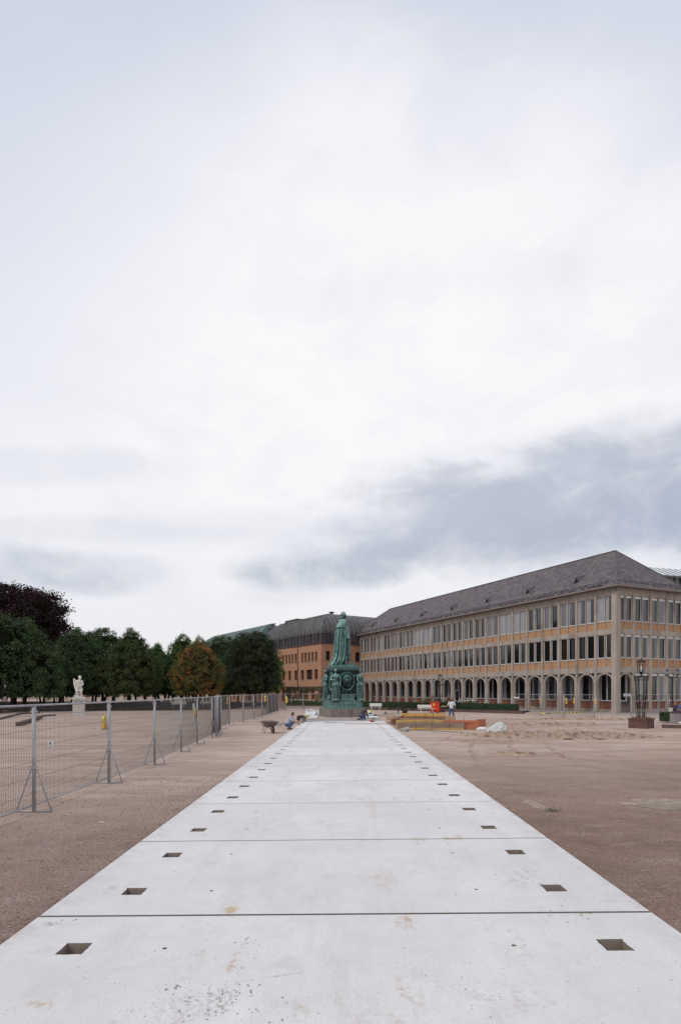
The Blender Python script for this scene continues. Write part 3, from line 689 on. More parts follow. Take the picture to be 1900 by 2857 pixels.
    for k in range(NB):
        for h in (0, 1):
            y0 = EY[k] + .155 + (.395 if k == 0 and h == 0 else 0); ym = EY[k] + BAY / 2 + (.12 if k == 0 else 0); y1 = EY[k + 1] - .155
            a, b = (y0, ym - .065) if h == 0 else (ym + .065, y1)
            g1 = r.choice([0, 0, 0, 0, 1, 3]) if k < 8 else r.choice([3, 2, 3, 0])
            g2 = [4, 4, 2, 0, 0, 4, 4, 2, 0, 0, 0, 0, 3, 4, 4, 3, 2, 2, 3, 4, 2, 3, 3, 3][k] if k > 1 or h else 4
            if k in (3, 9): g2 = r.choice((0, 1, 2))
            if k < 20:
                window('y', a, b, *Z['w1'], g1); window('y', a, b, *Z['w2'], g2); tot += 2
            else:
                for z in (Z['w1'], Z['w2']):
                    f = frame(b - a, z[1] - z[0]); rest.add([(v[0] + .14, v[1] + a, v[2] + z[0]) for v in f.v], f.f)
                    f = pane(b - a, z[1] - z[0]); rest.add([(v[0] + .14, v[1] + a, v[2] + z[0]) for v in f.v], f.f, 1)
            window('y', a, b, 1.3, 4.2, 0 if r.random() < .75 else 3, 'arcade_window', False, 2.26)
    for k in range(4):
        for h in (0, 1):
            x0 = EX[k] + .155 + (.395 if k == 0 and h == 0 else 0); xm = EX[k] + BAY / 2 + (.12 if k == 0 else 0); x1 = EX[k + 1] - .155
            a, b = (x0, xm - .065) if h == 0 else (xm + .065, x1)
            window('x', a, b, *Z['w1'], r.choice([0, 3, 1, 0]), 'window', True); window('x', a, b, *Z['w2'], r.choice([3, 2, 3]), 'window', True)
            if k: window('x', a, b, 1.32, 4.3, r.choice([2, 4, 1, 3]), 'arcade_window', True)
    window('x', 1.3, 2.1, 1.3, 4.2, 3, 'arcade_window', False, 2.26)
    tag(rest.build('far_window', [FRAMEM, GL[3]], T), kind='stuff')
    # entrance door with light frame under the ninth arch
    yd = s_left(1276, 2.2); m = MB(); m.box(2.10, 2.18, yd - .55, yd - .45, 0.06, 2.5); m.box(2.10, 2.18, yd + .45, yd + .55, 0.06, 2.5); m.box(2.10, 2.18, yd - .45, yd + .45, 2.4, 2.5)
    d = m.build('door', FRAMEM, T); m = MB(); m.box(2.12, 2.16, yd - .45, yd + .45, .06, 2.4); m.build('pane', GL[0], d)
    # eaves, gutter
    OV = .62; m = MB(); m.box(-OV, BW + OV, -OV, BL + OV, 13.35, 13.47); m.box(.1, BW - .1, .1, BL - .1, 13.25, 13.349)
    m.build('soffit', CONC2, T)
    m = MB(); q = OV + .10
    for (a, b, c, d_) in ((-q, -OV, -q, BL + q), (-OV, BW + q, -q, -OV), (BW + OV, BW + q, -OV, BL + q), (-OV, BW + OV, BL + OV, BL + q)): m.box(a, b, c, d_, 13.40, 13.50)
    m.build('gutter', mat('gutter_metal', (.30, .25, .225), (.24, .2, .18), 2, .6), T)
    # roof
    e = OV + .05; zr = 18.72; hw = BW / 2; yn, yf = 4.55, 57.3; z0 = 13.52
    rf = MB(); vs = [(-e, -e, z0), (BW + e, -e, z0), (BW + e, BL + e, z0), (-e, BL + e, z0), (hw, yn, zr), (hw, yf, zr)]
    rf.add(vs, [(0, 4, 5, 3), (1, 2, 5, 4)], 0); rf.add(vs, [(0, 1, 4), (2, 3, 5)], 1); rf.add(vs, [(3, 2, 1, 0)], 0)
    roof = rf.build('roof', [SL1, SL2], T)
    slope = (zr - z0) / (hw + e)
    m = MB(); m.tube([(hw, yn, zr + .02), (hw, yf, zr + .02)], .09, 6); m.tube([(-e, -e, z0 + .02), (hw, yn, zr + .02)], .06, 6); m.tube([(BW + e, -e, z0 + .02), (hw, yn, zr + .02)], .06, 6); m.tube([(-e, BL + e, z0), (hw, yf, zr)], .06, 6)
    m.build('ridge_capping', mat('lead', (.10, .095, .10), (.075, .07, .075), 4, .6), roof)
    m = MB(); x = -e + .35; zz = z0 + .35 * slope
    m.bar((x, 0, zz + .28), (x, BL, zz + .28), .04); m.bar((x, 0, zz + .15), (x, BL, zz + .15), .03)
    yy = 0
    while yy < BL: m.bar((x, yy, zz - .05), (x, yy, zz + .32), .045); yy += .9
    sl2 = (zr - z0) / (yn + e); zz = z0 + .35 * sl2; y = -e + .35
    m.bar((0, y, zz + .28), (BW, y, zz + .28), .04); m.bar((0, y, zz + .15), (BW, y, zz + .15), .03); xx = 0
    while xx < BW: m.bar((xx, y, zz - .05), (xx, y, zz + .32), .045); xx += .9
    # scattered guard tiles above the rail
    r = random.Random(2)
    for k in range(150):
        yq = r.uniform(.2, BL - .2); m.box(-e + .10, -e + .20, yq, yq + .22, z0 + .10 * slope, z0 + .10 * slope + .16)
    m.build('snow_guard', mat('guard_metal', (.05, .042, .045), (.08, .07, .072), 8, .7), roof)
    for px in (1044, 1110, 1183, 1268.5, 1366.5, 1480, 1616.5):
        lx = 1.35; s = s_left(px, lx); zc = z0 + (lx + e) * slope
        m = MB(); w_ = .26; hh = .34; m.add([(lx - .45, s - w_, zc - .45 * slope + .02), (lx - .45, s + w_, zc - .45 * slope + .02), (lx - .45, s, zc + hh - .15), (lx + .5, s, zc + .5 * slope - .02)], [(0, 1, 2)], 1)
        m.add([(lx - .55, s - w_ - .12, zc - .55 * slope), (lx - .55, s, zc + hh - .1), (lx + .8, s, zc + .8 * slope), (lx - .55, s + w_ + .12, zc - .55 * slope)], [(0, 1, 2), (1, 3, 2)], 0)
        m.build('roof_vent', [SL1, BLACK], roof)
right_building()

# ------------------------------------------------------------------ tan brick building with curved copper roof
B2 = Vector((-3.07, 111.0)); U2 = Vector((-.542, .840)); V2 = Vector((.840, .542)); ROT2 = math.atan2(.542, .840) + TH
def s2(px): k = (px - PX) / F; return (B2.x - k * B2.y) / (-U2.x + k * U2.y)
def v2(px): k = (px - PX) / F; return (k * B2.y - B2.x) / (V2.x - k * V2.y)
def brick_building():
    T = thing('brick_building', cw(B2.x, B2.y), 'orange brick office building with dark curved seamed copper roof behind the monument', 'building', None, ROT2)
    W = 10.8; LU = 25.0; LV = 46.0; SU = (28.0, 68.0); EAVE = 11.5
    # front walls with real openings: strips between window columns
    ops = []   # openings on left face (local y ranges, z ranges)
    c3 = lambda x: 750 + x / 4.48
    for a, b in ((577, 604), (532, 558), (488, 515), (445, 472), (404, 430), (325, 350), (285, 308), (247, 270), (208, 232), (170, 193), (95, 120)):
        ops.append((s2(c3(b)), s2(c3(a)), 8.15, 10.05))
    for a, b in ((570, 610), (468, 543), (400, 437), (320, 354), (243, 276), (166, 200), (92, 124)): ops.append((s2(c3(b)), s2(c3(a)), 4.7, 6.65))
    g = []
    for k in range(9):
        a = 530 - k * 73.5; 
        if k < 7: ops.append((s2(c3(a + 34)), s2(c3(a)), .25, 3.15))
    y = 26.5
    while y < 67: ops += [(y, y + 1.0, 8.15, 10.05), (y, y + 1.0, 4.7, 6.65), (y, y + 1.25, .25, 3.15)]; y += 2.45
    opv = [(v2(909.5), v2(921.5), 8.3, 10.1), (v2(909.5), v2(921.5), 4.7, 6.5)] + [(4.8 + 3.1 * k, 6.0 + 3.1 * k, z, z + 1.9) for k in range(13) for z in (8.2, 4.7, .9)]
    def wallface(ops, L, axis, off0=0):
        m = MB()
        zs = sorted({0, EAVE} | {z for o in ops for z in o[2:]}); 
        for z0, z1 in zip(zs, zs[1:]):
            act = sorted([(o[0], o[1]) for o in ops if o[2] <= z0 + 1e-4 and o[3] >= z1 - 1e-4]); cur = off0
            segs = []
            for a, b in act: 
                if a > cur: segs.append((cur, a))
                cur = b
            segs.append((cur, L))
            for a, b in segs:
                if axis == 'y': m.box(0, .45, a, b, z0, z1)
                else: m.box(a, b, 0, .45, z0, z1)
        return m
    mm = wallface(ops, SU[1], 'y', .45); m2 = wallface(opv, LV, 'x', 0); mm.add(m2.v, m2.f)
    mm.box(.6, W, SU[1] - .4, SU[1], 0, EAVE); mm.build('wall', BRK2, T)
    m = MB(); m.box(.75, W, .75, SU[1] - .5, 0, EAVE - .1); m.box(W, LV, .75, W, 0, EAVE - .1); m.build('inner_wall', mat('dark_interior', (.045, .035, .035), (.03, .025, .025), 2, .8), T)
    fr = mat('brown_frame', (.05, .03, .028), (.04, .025, .022), 3, .6)
    for axis, oo in (('y', ops), ('x', opv)):
        for (a, b, z0, z1) in oo:
            m = MB(); t = .08; wd = b - a; ht = z1 - z0
            m.box(0, .06, 0, t, 0, ht); m.box(0, .06, wd - t, wd, 0, ht); m.box(0, .06, t, wd - t, 0, t); m.box(0, .06, t, wd - t, ht - t, ht)
            if ht > 1.7: m.box(0, .06, t, wd - t, ht * .5, ht * .5 + .06)
            o = m.build('window', fr, T); m = MB(); m.box(.02, .04, t, wd - t, t, ht - t); m.build('pane', GLM, o)
            if z0 > 1: m = MB(); m.box(-.40, .0, -.03, wd + .03, -.08, -.005); m.build('sill', CONC, o)
            if axis == 'y': o.location = (.36, a, z0)
            else: o.location = (b, .36, z0); o.rotation_euler.z = PI / 2
    m = MB(); yp = s2(c3(365)); m.tube([(-.08, yp, 0), (-.08, yp, EAVE)], .07, 8); m.build('downpipe', RUST, T)
    # roofs
    prof = [(-.15, EAVE - .02), (-.15, EAVE + .16), (.12, EAVE + .2), (.30, 13.55)]
    n = 12
    def curve(ridge): 
        return prof + [(.22 + (5.4 - .22) * (1 - math.cos(PI / 2 * t / n)) , 13.6 + (ridge - 13.6) * math.sin(PI / 2 * t / n)) for t in range(1, n + 1)]
    def sheet(m, P, f0, f1, mi, seam=.62, back=False, ribs=True):
        """sheet along profile P; f0(i),f1(i) -> the two 3d ends at inset i"""
        A = [f0(i, z) for i, z in P]; Bq = [f1(i, z) for i, z in P]; k = len(P)
        m.add(A + Bq, [(j, j + 1, k + j + 1, k + j) for j in range(3, k - 1)], mi)
        m.add(A + Bq, [(j, j + 1, k + j + 1, k + j) for j in range(0, 3)], 2)
        return A, Bq
    def rib(m, pts, mi): 
        for a, b in zip(pts, pts[1:]): m.bar(a, b, .13, .20, mi)
    P1 = curve(17.9); P2 = curve(18.4)
    m = MB()
    sheet(m, P1, lambda i, z: (i, i, z), lambda i, z: (i, LU - i, z), 0); sheet(m, P1, lambda i, z: (i, i, z), lambda i, z: (LV, i, z), 0)
    sheet(m, P1, lambda i, z: (W - i, W - i, z), lambda i, z: (W - i, LU - i, z), 0); sheet(m, P1, lambda i, z: (W - i, W - i, z), lambda i, z: (LV, W - i, z), 0)
    sheet(m, P1, lambda i, z: (i, LU - i, z), lambda i, z: (W - i, LU - i, z), 0)
    Pc = [q for q in P1]
    y = .8
    while y < LU - .4:
        pts = [(i - .02, y, z + .03) for i, z in Pc[3:] if i < y and i < LU - y]
        if len(pts) > 1: rib(m, pts, 1)
        y += 1.0
    x = .8
    while x < LV:
        pts = [(x, i - .02, z + .03) for i, z in Pc[3:] if i < x]
        if len(pts) > 1: rib(m, pts, 1)
        x += 1.0
    rib(m, [(i - .03, i - .03, z + .05) for i, z in Pc[3:]], 1)
    y = .8
    rf = m.build('roof', [SEAM, m_seam('seam_rib', (.22, .23, .22), (.14, .135, .135)), MANS], T)
    m = MB(); S0, S1 = SU
    sheet(m, P2, lambda i, z: (i, S0 + .3 * i, z), lambda i, z: (i, S1 - i, z), 0); sheet(m, P2, lambda i, z: (W - i, S0 + i, z), lambda i, z: (W - i, S1 - i, z), 0)
    sheet(m, P2, lambda i, z: (i, S1 - i, z), lambda i, z: (W - i, S1 - i, z), 0); sheet(m, P2, lambda i, z: (i, S0 + .3 * i, z), lambda i, z: (W - i, S0 + i, z), 0)
    y = S0 + 1.5
    while y < S1 - .4:
        pts = [(i - .02, y, z + .03) for i, z in P2[3:] if i < S1 - y]
        if len(pts) > 1: rib(m, pts, 1)
        y += .7
    m.build('roof', [SEAM2, m_seam('seam_rib_green', (.28, .36, .35), (.2, .25, .24)), MANS], T)
    m = MB(); m.box(.9, W, LU - .2, S0 + .6, EAVE - .1, 13.9); m.box(3.2, 7.5, LU - 4, S0 + 3, 13.9, 17.2); m.build('link_block', MANS, T)
    # dormer windows in the dark lower roof
    for a in (570, 482, 397, 317, 240, 164, 92, 15):
        ya, yb = s2(c3(a + 37)), s2(c3(a)); m = MB(); m.box(-.04, .5, ya - .10, ya, EAVE + .25, 13.5); m.box(-.04, .5, yb, yb + .10, EAVE + .25, 13.5); m.box(-.06, .9, ya - .14, yb + .14, 13.5, 13.62); m.box(.0, .5, ya, yb, EAVE + .22, EAVE + .3)
        d = m.build('dormer', MANS, T); m = MB(); m.box(.04, .1, ya, yb, EAVE + .3, 13.5); m.build('pane', GLM, d)
    xa, xb = v2(909), v2(923.5); m = MB(); m.box(xa - .1, xa, -.04, .5, EAVE + .25, 13.5); m.box(xb, xb + .1, -.04, .5, EAVE + .25, 13.5); m.box(xa - .14, xb + .14, -.06, .9, 13.5, 13.62)
    d = m.build('dormer', MANS, T); m = MB(); m.box(xa, xb, .04, .1, EAVE + .3, 13.5); m.build('pane', GL[3], d)
    m = MB(); m.lathe([(.25, 0), (.25, .35), (.55, .45), (.55, .6), (.1, .75)], (v2(984) - 1.5, 5.4, 17.85), 12); m.build('roof_vent', MANS, T)
    m = MB()
    for k in range(30): y = 5.6 + k * .75; m.bar((5.3, y, 17.9), (5.3, y, 18.1 + .08 * (k % 3)), .06)
    m.bar((5.3, 5.6, 18.05), (5.3, 27, 18.05), .05); m.build('ridge_rail', MANS, T)
    m = MB(); m.box(4.4, 6.6, 17.5, 23, 17.6, 18.35); m.build('roof_box', MANS, T)
brick_building()

def glass_building():
    c = atd(1778, 98); T = thing('glass_building', c, 'pale glass-roofed building with grey fins rising behind the slate roof', 'building', None, math.atan2(.288, 1) + TH)
    m = MB(); m.box(0, 30, .4, 12, 0, 21.95); m.build('wall', mat('aqua_glass', (.24, .38, .36), (.34, .48, .46), .5, .2, spec=.6, stretch=(1, 1, .2)), T)
    for k in range(30):
        m = MB(); m.box(k * 1.3, k * 1.3 + .25, -.1, .4, 8, 21.85); m.build('fin', mat('fin_metal', (.11, .105, .115), (.16, .155, .165), 2, .6), T)
    m = MB(); vs = [(-1, -.9, 21.9), (31, -.9, 21.9), (31, 3.4, 24.2), (-1, 3.4, 24.2), (-1, 12, 21.9), (31, 12, 21.9)]
    m.add(vs, [(0, 1, 2, 3), (3, 2, 5, 4), (0, 3, 4), (1, 5, 2), (0, 4, 5, 1)]); rf = m.build('roof', mat('glass_roof', (.52, .55, .56), (.60, .63, .63), .7, .4, spec=.6), T)
    m = MB()
    for k in range(24): m.bar((k * 1.35 - 1, -.9, 21.94), (k * 1.35 - 1, 3.4, 24.24), .08, .06)
    m.bar((-1, -.9, 21.9), (31, -.9, 21.9), .14); m.build('glazing_bar', mat('bar_metal', (.12, .13, .13), (.16, .17, .17), 2, .5), rf)
    m = MB(); m.box(0, 30, .3, .4, 20.2, 20.5); m.box(0, 30, .3, .4, 16.2, 16.5); m.build('transom', MANS, T)
glass_building()

def long_arcade():
    a = atd(120, 150); T = thing('colonnade_building', a, 'long low pink and cream colonnaded building glimpsed between the tree trunks', 'building', None, TH + .02)
    m = MB(); m.box(0, 58, .6, 8, 0, 7.4); m.build('wall', mat('pink_plaster', (.30, .15, .115), (.22, .105, .085), .3, .9), T)
    m = MB(); m.box(0, 58, .3, .6, 0, .9); m.build('plinth', mat('cream_stone', (.50, .44, .37), (.42, .36, .3), 1, .9), T)
    for k in range(24):
        m = MB(); m.box(k * 2.45, k * 2.45 + (1.0 if k % 3 else 1.4), 0, .3, 0, 7); m.build('pilaster', mat('cream_stone', (0, 0, 0)), T)
        if k % 2: m = MB(); m.box(k * 2.45 + 1.2, k * 2.45 + 2.2, .5, .6, 1.0, 3.2); m.build('window', GL[0], T)
    m = MB(); m.add([(-1, -.8, 7.4), (59, -.8, 7.4), (59, 4, 9.5), (-1, 4, 9.5), (-1, 9, 7.4), (59, 9, 7.4)], [(0, 1, 2, 3), (3, 2, 5, 4), (0, 3, 4), (1, 5, 2)]); m.build('roof', SL2, T)
long_arcade()

# ------------------------------------------------------------------ trees
def crown_mesh(name, seed, mt, shape, nl=30000, ls=.175):
    """unit crown: z 0..1 (height), radius about .5; shape(t) gives the outline. Leaves in tufts through the volume."""
    r = random.Random(seed); m = MB(); offs = Vector((seed * 3.1, seed * 1.7, 0))
    tufts = []
    nt_ = 620
    if mt.name == 'leaf_copper': ls = .15; nl = 90000; nt_ = 1800
    while len(tufts) < nt_:
        t = r.random(); a = r.uniform(0, 2 * PI); R_ = shape(t)
        n1 = noise.noise(Vector((math.cos(a) * 1.8, math.sin(a) * 1.8, t * 4)) + offs); n2_ = noise.noise(Vector((math.cos(a) * 4.5, math.sin(a) * 4.5, t * 9)) + offs)
        R_ *= 1 + (.42 * n1 + .26 * n2_ if mt.name == 'leaf_copper' else .24 * n1 + .17 * n2_)
        if r.random() > R_ / .5 + .12: continue
        q = r.random() ** .28
        tufts.append((R_ * q * math.cos(a), R_ * q * math.sin(a), t + .02 * n1, a, q))
    per = nl // nt_
    for (x, y, z, a, q) in tufts:
        s = r.uniform(.035, .065); up = Vector((math.cos(a) * .45 * q, math.sin(a) * .45 * q, .9)).normalized()
        for _ in range(per):
            p = Vector((x + r.gauss(0, s * .55), y + r.gauss(0, s * .55), z + r.gauss(0, s * .42)))
            d = (up + Vector((r.gauss(0, .6), r.gauss(0, .6), r.gauss(0, .5)))).normalized() * r.uniform(.7, 1.3) * ls * .1
            c = d.cross(Vector((r.gauss(0, 1), r.gauss(0, 1), r.gauss(0, 1)))).normalized() * d.length * .42
            m.add([p - d * .5, p + c, p + d * .5, p - c], [(0, 1, 2, 3)])
    # added solid core, near black for inner shade, closes the view through the crown
    n_, k_ = 20, 14
    vs = []
    for j in range(k_ + 1):
        t = .05 + .84 * j / k_
        for i in range(n_):
            a = 2 * PI * i / n_; q = shape(t) * .70 * (1 + .28 * noise.noise(Vector((math.cos(a) * 1.8, math.sin(a) * 1.8, t * 4)) + offs) + .12 * noise.noise(Vector((math.cos(a) * 6, math.sin(a) * 6, t * 11))))
            vs.append((q * math.cos(a), q * math.sin(a), t))
    m.add(vs, [(j * n_ + i, j * n_ + (i + 1) % n_, (j + 1) * n_ + (i + 1) % n_, (j + 1) * n_ + i) for j in range(k_) for i in range(n_)] + [tuple(range(n_))[::-1], tuple(k_ * n_ + i for i in range(n_))], 1)
    return m.mesh(name, [mt, CORE])
ov = lambda t: .5 * math.sqrt(max(0, math.sin(PI * min(1, t ** .62)))) if t < 1 else 0
def ovoid(t): return .5 * (max(0, 1 - ((t - .30) / .70) ** 1.45) ** .95 if t > .30 else (1 - ((.30 - t) / .34) ** 2 * .5) ** .5)
def egg(t): return .5 * (max(0, 1 - ((t - .32) / .68) ** 1.8) ** .72 if t > .32 else (1 - ((.32 - t) / .36) ** 2 * .6) ** .5)
def round_(t): return .5 * max(0, 1 - abs((t - .45) / .55) ** 2.3) ** .5
def broad(t): return .5 * max(0, 1 - abs((t - .4) / .6) ** 2.8) ** .5
CR = {}
def crown(shape_i, leaf_i):
    key = (shape_i, leaf_i)
    if key not in CR: CR[key] = crown_mesh('crown', shape_i * 7 + leaf_i + 1, LF[leaf_i], (ovoid, egg, round_, broad)[shape_i])
    return CR[key]
def trunk_mesh(seed):
    r = random.Random(seed); m = MB(); m.tube([(0, 0, -.05), (.02, 0, .12), (0, .02, .25), (.01, 0, .5), (0, 0, .8)], [.030, .021, .018, .014, .004], 8)
    for k in range(9):
        a = r.uniform(0, 6.28); z = r.uniform(.22, .6); L_ = r.uniform(.18, .34)
        m.tube([(0, 0, z), (math.cos(a) * L_ * .5, math.sin(a) * L_ * .5, z + .07), (math.cos(a) * L_, math.sin(a) * L_, z + .17)], [.009, .006, .002], 5)
    return m.mesh('trunk', BARK, True)
TRK = [trunk_mesh(i) for i in range(3)]
def tree(px, d, top_y, width_px, shp, leaf, label, base_z=2.0, group=None, trunkz=0.0, name='tree'):
    """crown placed by position and size; top given by the photo row it reaches"""
    p = atd(px, d); zt = zat(top_y, d); wd = width_px / F * d
    T = thing(name, p, label, 'tree', group, random.uniform(0, 6.28))
    c = link('crown', crown(shp, leaf), T); c.location = (0, 0, base_z); c.scale = (wd, wd, zt - base_z)
    t = link('trunk', TRK[random.randrange(3)], T); t.scale = (max(7, zt), max(7, zt), zt * .95)
    return T
GF = 'trees along the front of the grove'; GB = 'trees in the rear rows of the grove'
tree(-70, 66, 1700, 330, 3, 0, 'dark green tree cut off by the left edge of the photo', 1.8, GF)
tree(75, 68, 1726, 205, 0, 0, 'dark conical tree in front of the tall copper beech', 1.6, GF)
tree(35, 98, 1640, 330, 3, 3, 'tall dark purple copper beech rising above the others at far left', 4, None, name='copper_beech')
tree(215, 76, 1756, 165, 1, 0, 'dark green conical tree directly behind the white statue', 1.9, GF)
tree(290, 92, 1757, 150, 2, 0, 'rounded dark tree behind and right of the white statue', 1.9, GF)
tree(165, 96, 1800, 130, 2, 0, 'small dark tree filling the gap left of the white statue', 1.7, GF)
tree(365, 77, 1757, 180, 0, 4, 'tall pointed tree tinged with brown at its top, third from the left', 1.9, GF)
tree(440, 96, 1796, 120, 0, 1, 'lower mid green tree between the pointed tree and the orange one', 1.9, GF)
tree(510, 98, 1771, 110, 1, 1, 'bright green tree peaking just left of the orange tree', 1.9, GF)
tree(552, 76, 1794, 150, 1, 2, 'orange and green autumn tree in the middle of the row', 1.95, GF)
tree(556, 104, 1776, 70, 1, 2, 'thin pinkish orange tree top behind the autumn tree', 2.5, GF)
tree(626, 92, 1779, 135, 2, 0, 'dark green tree between the autumn tree and the round dark tree', 2.0, GF)
tree(708, 82, 1765, 152, 2, 6, 'big round near-black tree at the right end of the grove', 2.15, GF)
k = 0
for row, d in enumerate((88, 101, 114)):
    xs = range(120, 760, 58) if row == 0 else range(90 + 30 * row, 770, 52)
    for px in xs:
        pp = px + random.uniform(-8, 8)
        if row == 0 and pp > 690: continue
        tree(pp, d + random.uniform(-3, 3), 1812 + random.uniform(0, 25), 95, random.choice((0, 2)), random.choice((0, 0, 1)),
             'dark %s-row grove tree, %s from the left' % (('second', 'third', 'fourth')[row], ORD[k % 30]), 2.15, GB)
        k += 1
    k = 0
# dark soil under the grove, tree shade also put into its colour
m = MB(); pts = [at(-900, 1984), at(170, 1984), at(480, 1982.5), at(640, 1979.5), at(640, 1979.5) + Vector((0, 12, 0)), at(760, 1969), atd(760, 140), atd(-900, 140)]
m.add([(q.x, q.y, .004) for q in pts], [tuple(range(len(pts)))]); tag(m.build('planting_bed', SOIL_AND_SHADE), kind='structure')
m = MB(); pts = [at(-60, 1999), at(20, 1990), at(48, 1986), at(0, 1984.5), at(-300, 1984.5), at(-300, 1999)]
m.add([(q.x, q.y, .008) for q in pts], [tuple(range(len(pts)))]); tag(m.build('lawn', LAWN), kind='structure')
def kerb_run(pts, h=.14, wd=.22, name='kerb', m_=KERB):
    m = MB()
    for a, b in zip(pts, pts[1:]): m.bar((a.x, a.y, h / 2), (b.x, b.y, h / 2), wd, h)
    return tag(m.build(name, m_), kind='structure')
kerb_run([at(-60, 2014), at(0, 2008), at(30, 2000), at(60, 1993), at(110, 1990)])
kerb_run([at(52, 2026), at(84, 2016), at(112, 2006)], .26, .3); kerb_run([at(104, 2006), at(122, 1999), at(155, 1997)], .12, .25)

def column_shrub_box(mb, x0, x1, y0, y1, z0, z1, n, r, sz=.07, mi=0):
    for _ in range(n):
        f = r.random(); x = r.uniform(x0, x1); y = r.uniform(y0, y1); z = r.uniform(z0, z1)
        q = r.randrange(3)
        if q == 0: y = y0 + r.gauss(0, .02)
        elif q == 1: z = z1 + r.gauss(0, .02)
        p = Vector((x, y, z)); d = Vector((r.gauss(0, 1), r.gauss(0, 1), r.gauss(0, 1))).normalized() * sz; c = d.cross(Vector((r.gauss(0, 1), r.gauss(0, 1), 1))).normalized() * sz * .5
        mb.add([p - d, p + c, p + d, p - c], [(0, 1, 2, 3)], mi)
def hedge(a, b, z0, z1, wd, label, dens=220, name='hedge'):
    a = Vector((a.x, a.y, 0)); b = Vector((b.x, b.y, 0)); L_ = (b - a).length; m = MB(); r = random.Random(int(L_ * 10))
    m.box(.05, L_ - .05, .05, wd - .05, z0, z1 - .03); column_shrub_box(m, 0, L_, 0, wd, z0, z1, int(L_ * dens), r, .06)
    o = m.build(name, LF[5]); o.location = a; o.rotation_euler.z = math.atan2((b - a).y, (b - a).x); return tag(o, label, 'hedge')
# clipped hedge and bed in front of the arcade
ha, hb = at(1005, 1980.5), at(1446, 1991.5)
kk = [at(990, 1979.3), at(1240, 1985.3), at(1460, 1992)]
kerb_run(kk, .30, .3)
A_, B_ = at(990, 1978.6), at(1458, 1991.2)
dr = (B_ - A_).normalized(); nr = Vector((-dr.y, dr.x, 0))
hedge(A_ + nr * .35, A_ + nr * .35 + dr * ((B_ - A_).length - .9), .22, .98, .8, 'long clipped dark green box hedge in front of the arches')
m = MB(); q = [A_ + nr * .2, B_ + nr * .2 - dr * .2, B_ + nr * 6 - dr * 2, A_ + nr * 6]; m.add([(v.x, v.y, .12) for v in q] + [(v.x, v.y, 0) for v in q], [(0, 1, 2, 3)] + [(i, (i + 1) % 4, 4 + (i + 1) % 4, 4 + i) for i in range(4)]); tag(m.build('flower_bed', SOIL_AND_SHADE), kind='structure')
def rosebush(px, d, h, wd, petals, label, seed, n=420, np_=12, z0=.12):
    r = random.Random(seed); T = thing('rose_bush', atd(px, d), label, 'shrub', 'rose bushes')
    m = MB()
    for _ in range(n):
        a = r.uniform(0, 6.28); q = math.sqrt(r.random()) * wd / 2; z = z0 + (h - z0) * r.random() ** .8
        p = Vector((q * math.cos(a), q * math.sin(a), z)); d_ = Vector((r.gauss(0, 1), r.gauss(0, 1), r.gauss(0, 1))).normalized() * .05; c = d_.cross(Vector((r.random(), r.random(), 1))).normalized() * .03
        m.add([p - d_, p + c, p + d_, p - c], [(0, 1, 2, 3)])
    m.build('foliage', ROSE, T)
    m = MB()
    for k in range(5): a = r.uniform(0, 6); m.tube([(0, 0, 0), (math.cos(a) * wd * .3, math.sin(a) * wd * .3, h * .8)], .012, 5)
    m.build('stem', BARK, T)
    for k in range(np_):
        a = r.uniform(0, 6.28); q = r.random() ** .5 * wd / 2; m = MB(); m.ell((0, 0, 0), (.06, .06, .045), 8, 5)
        b = link('flower', flower_me[petals], T); b.location = (q * math.cos(a), q * math.sin(a), h * r.uniform(.85, 1.08))
flower_me = {}
for kq, mt_ in (('w', PETW), ('r', PETR)):
    m = MB(); m.ell((0, 0, 0), (.065, .065, .05), 8, 5); m.ell((.03, .02, .03), (.03, .03, .03), 6, 4); flower_me[kq] = m.mesh('flower', mt_)
for i, (px, h, c, n_) in enumerate(((1085, 1.2, 'r', 3), (1120, 1.35, 'r', 6), (1150, 1.55, 'r', 7), (1182, 1.5, 'r', 4), (1204, 1.75, 'r', 6), (1236, 1.5, 'w', 9), (1252, 1.6, 'r', 5), (1280, 1.25, 'w', 8), (1292, 1.3, 'w', 10), (1312, 1.3, 'w', 9), (1326, 1.25, 'w', 4), (1345, 1.05, 'w', 4))):
    dq = 73 - (px - 1005) * .023
    rosebush(px, dq + .6, h, 1.1, c, '%s-flowering rose bush behind the clipped hedge, %s bush from the left' % ('white' if c == 'w' else 'red', ORD[i]), i, 420, n_)
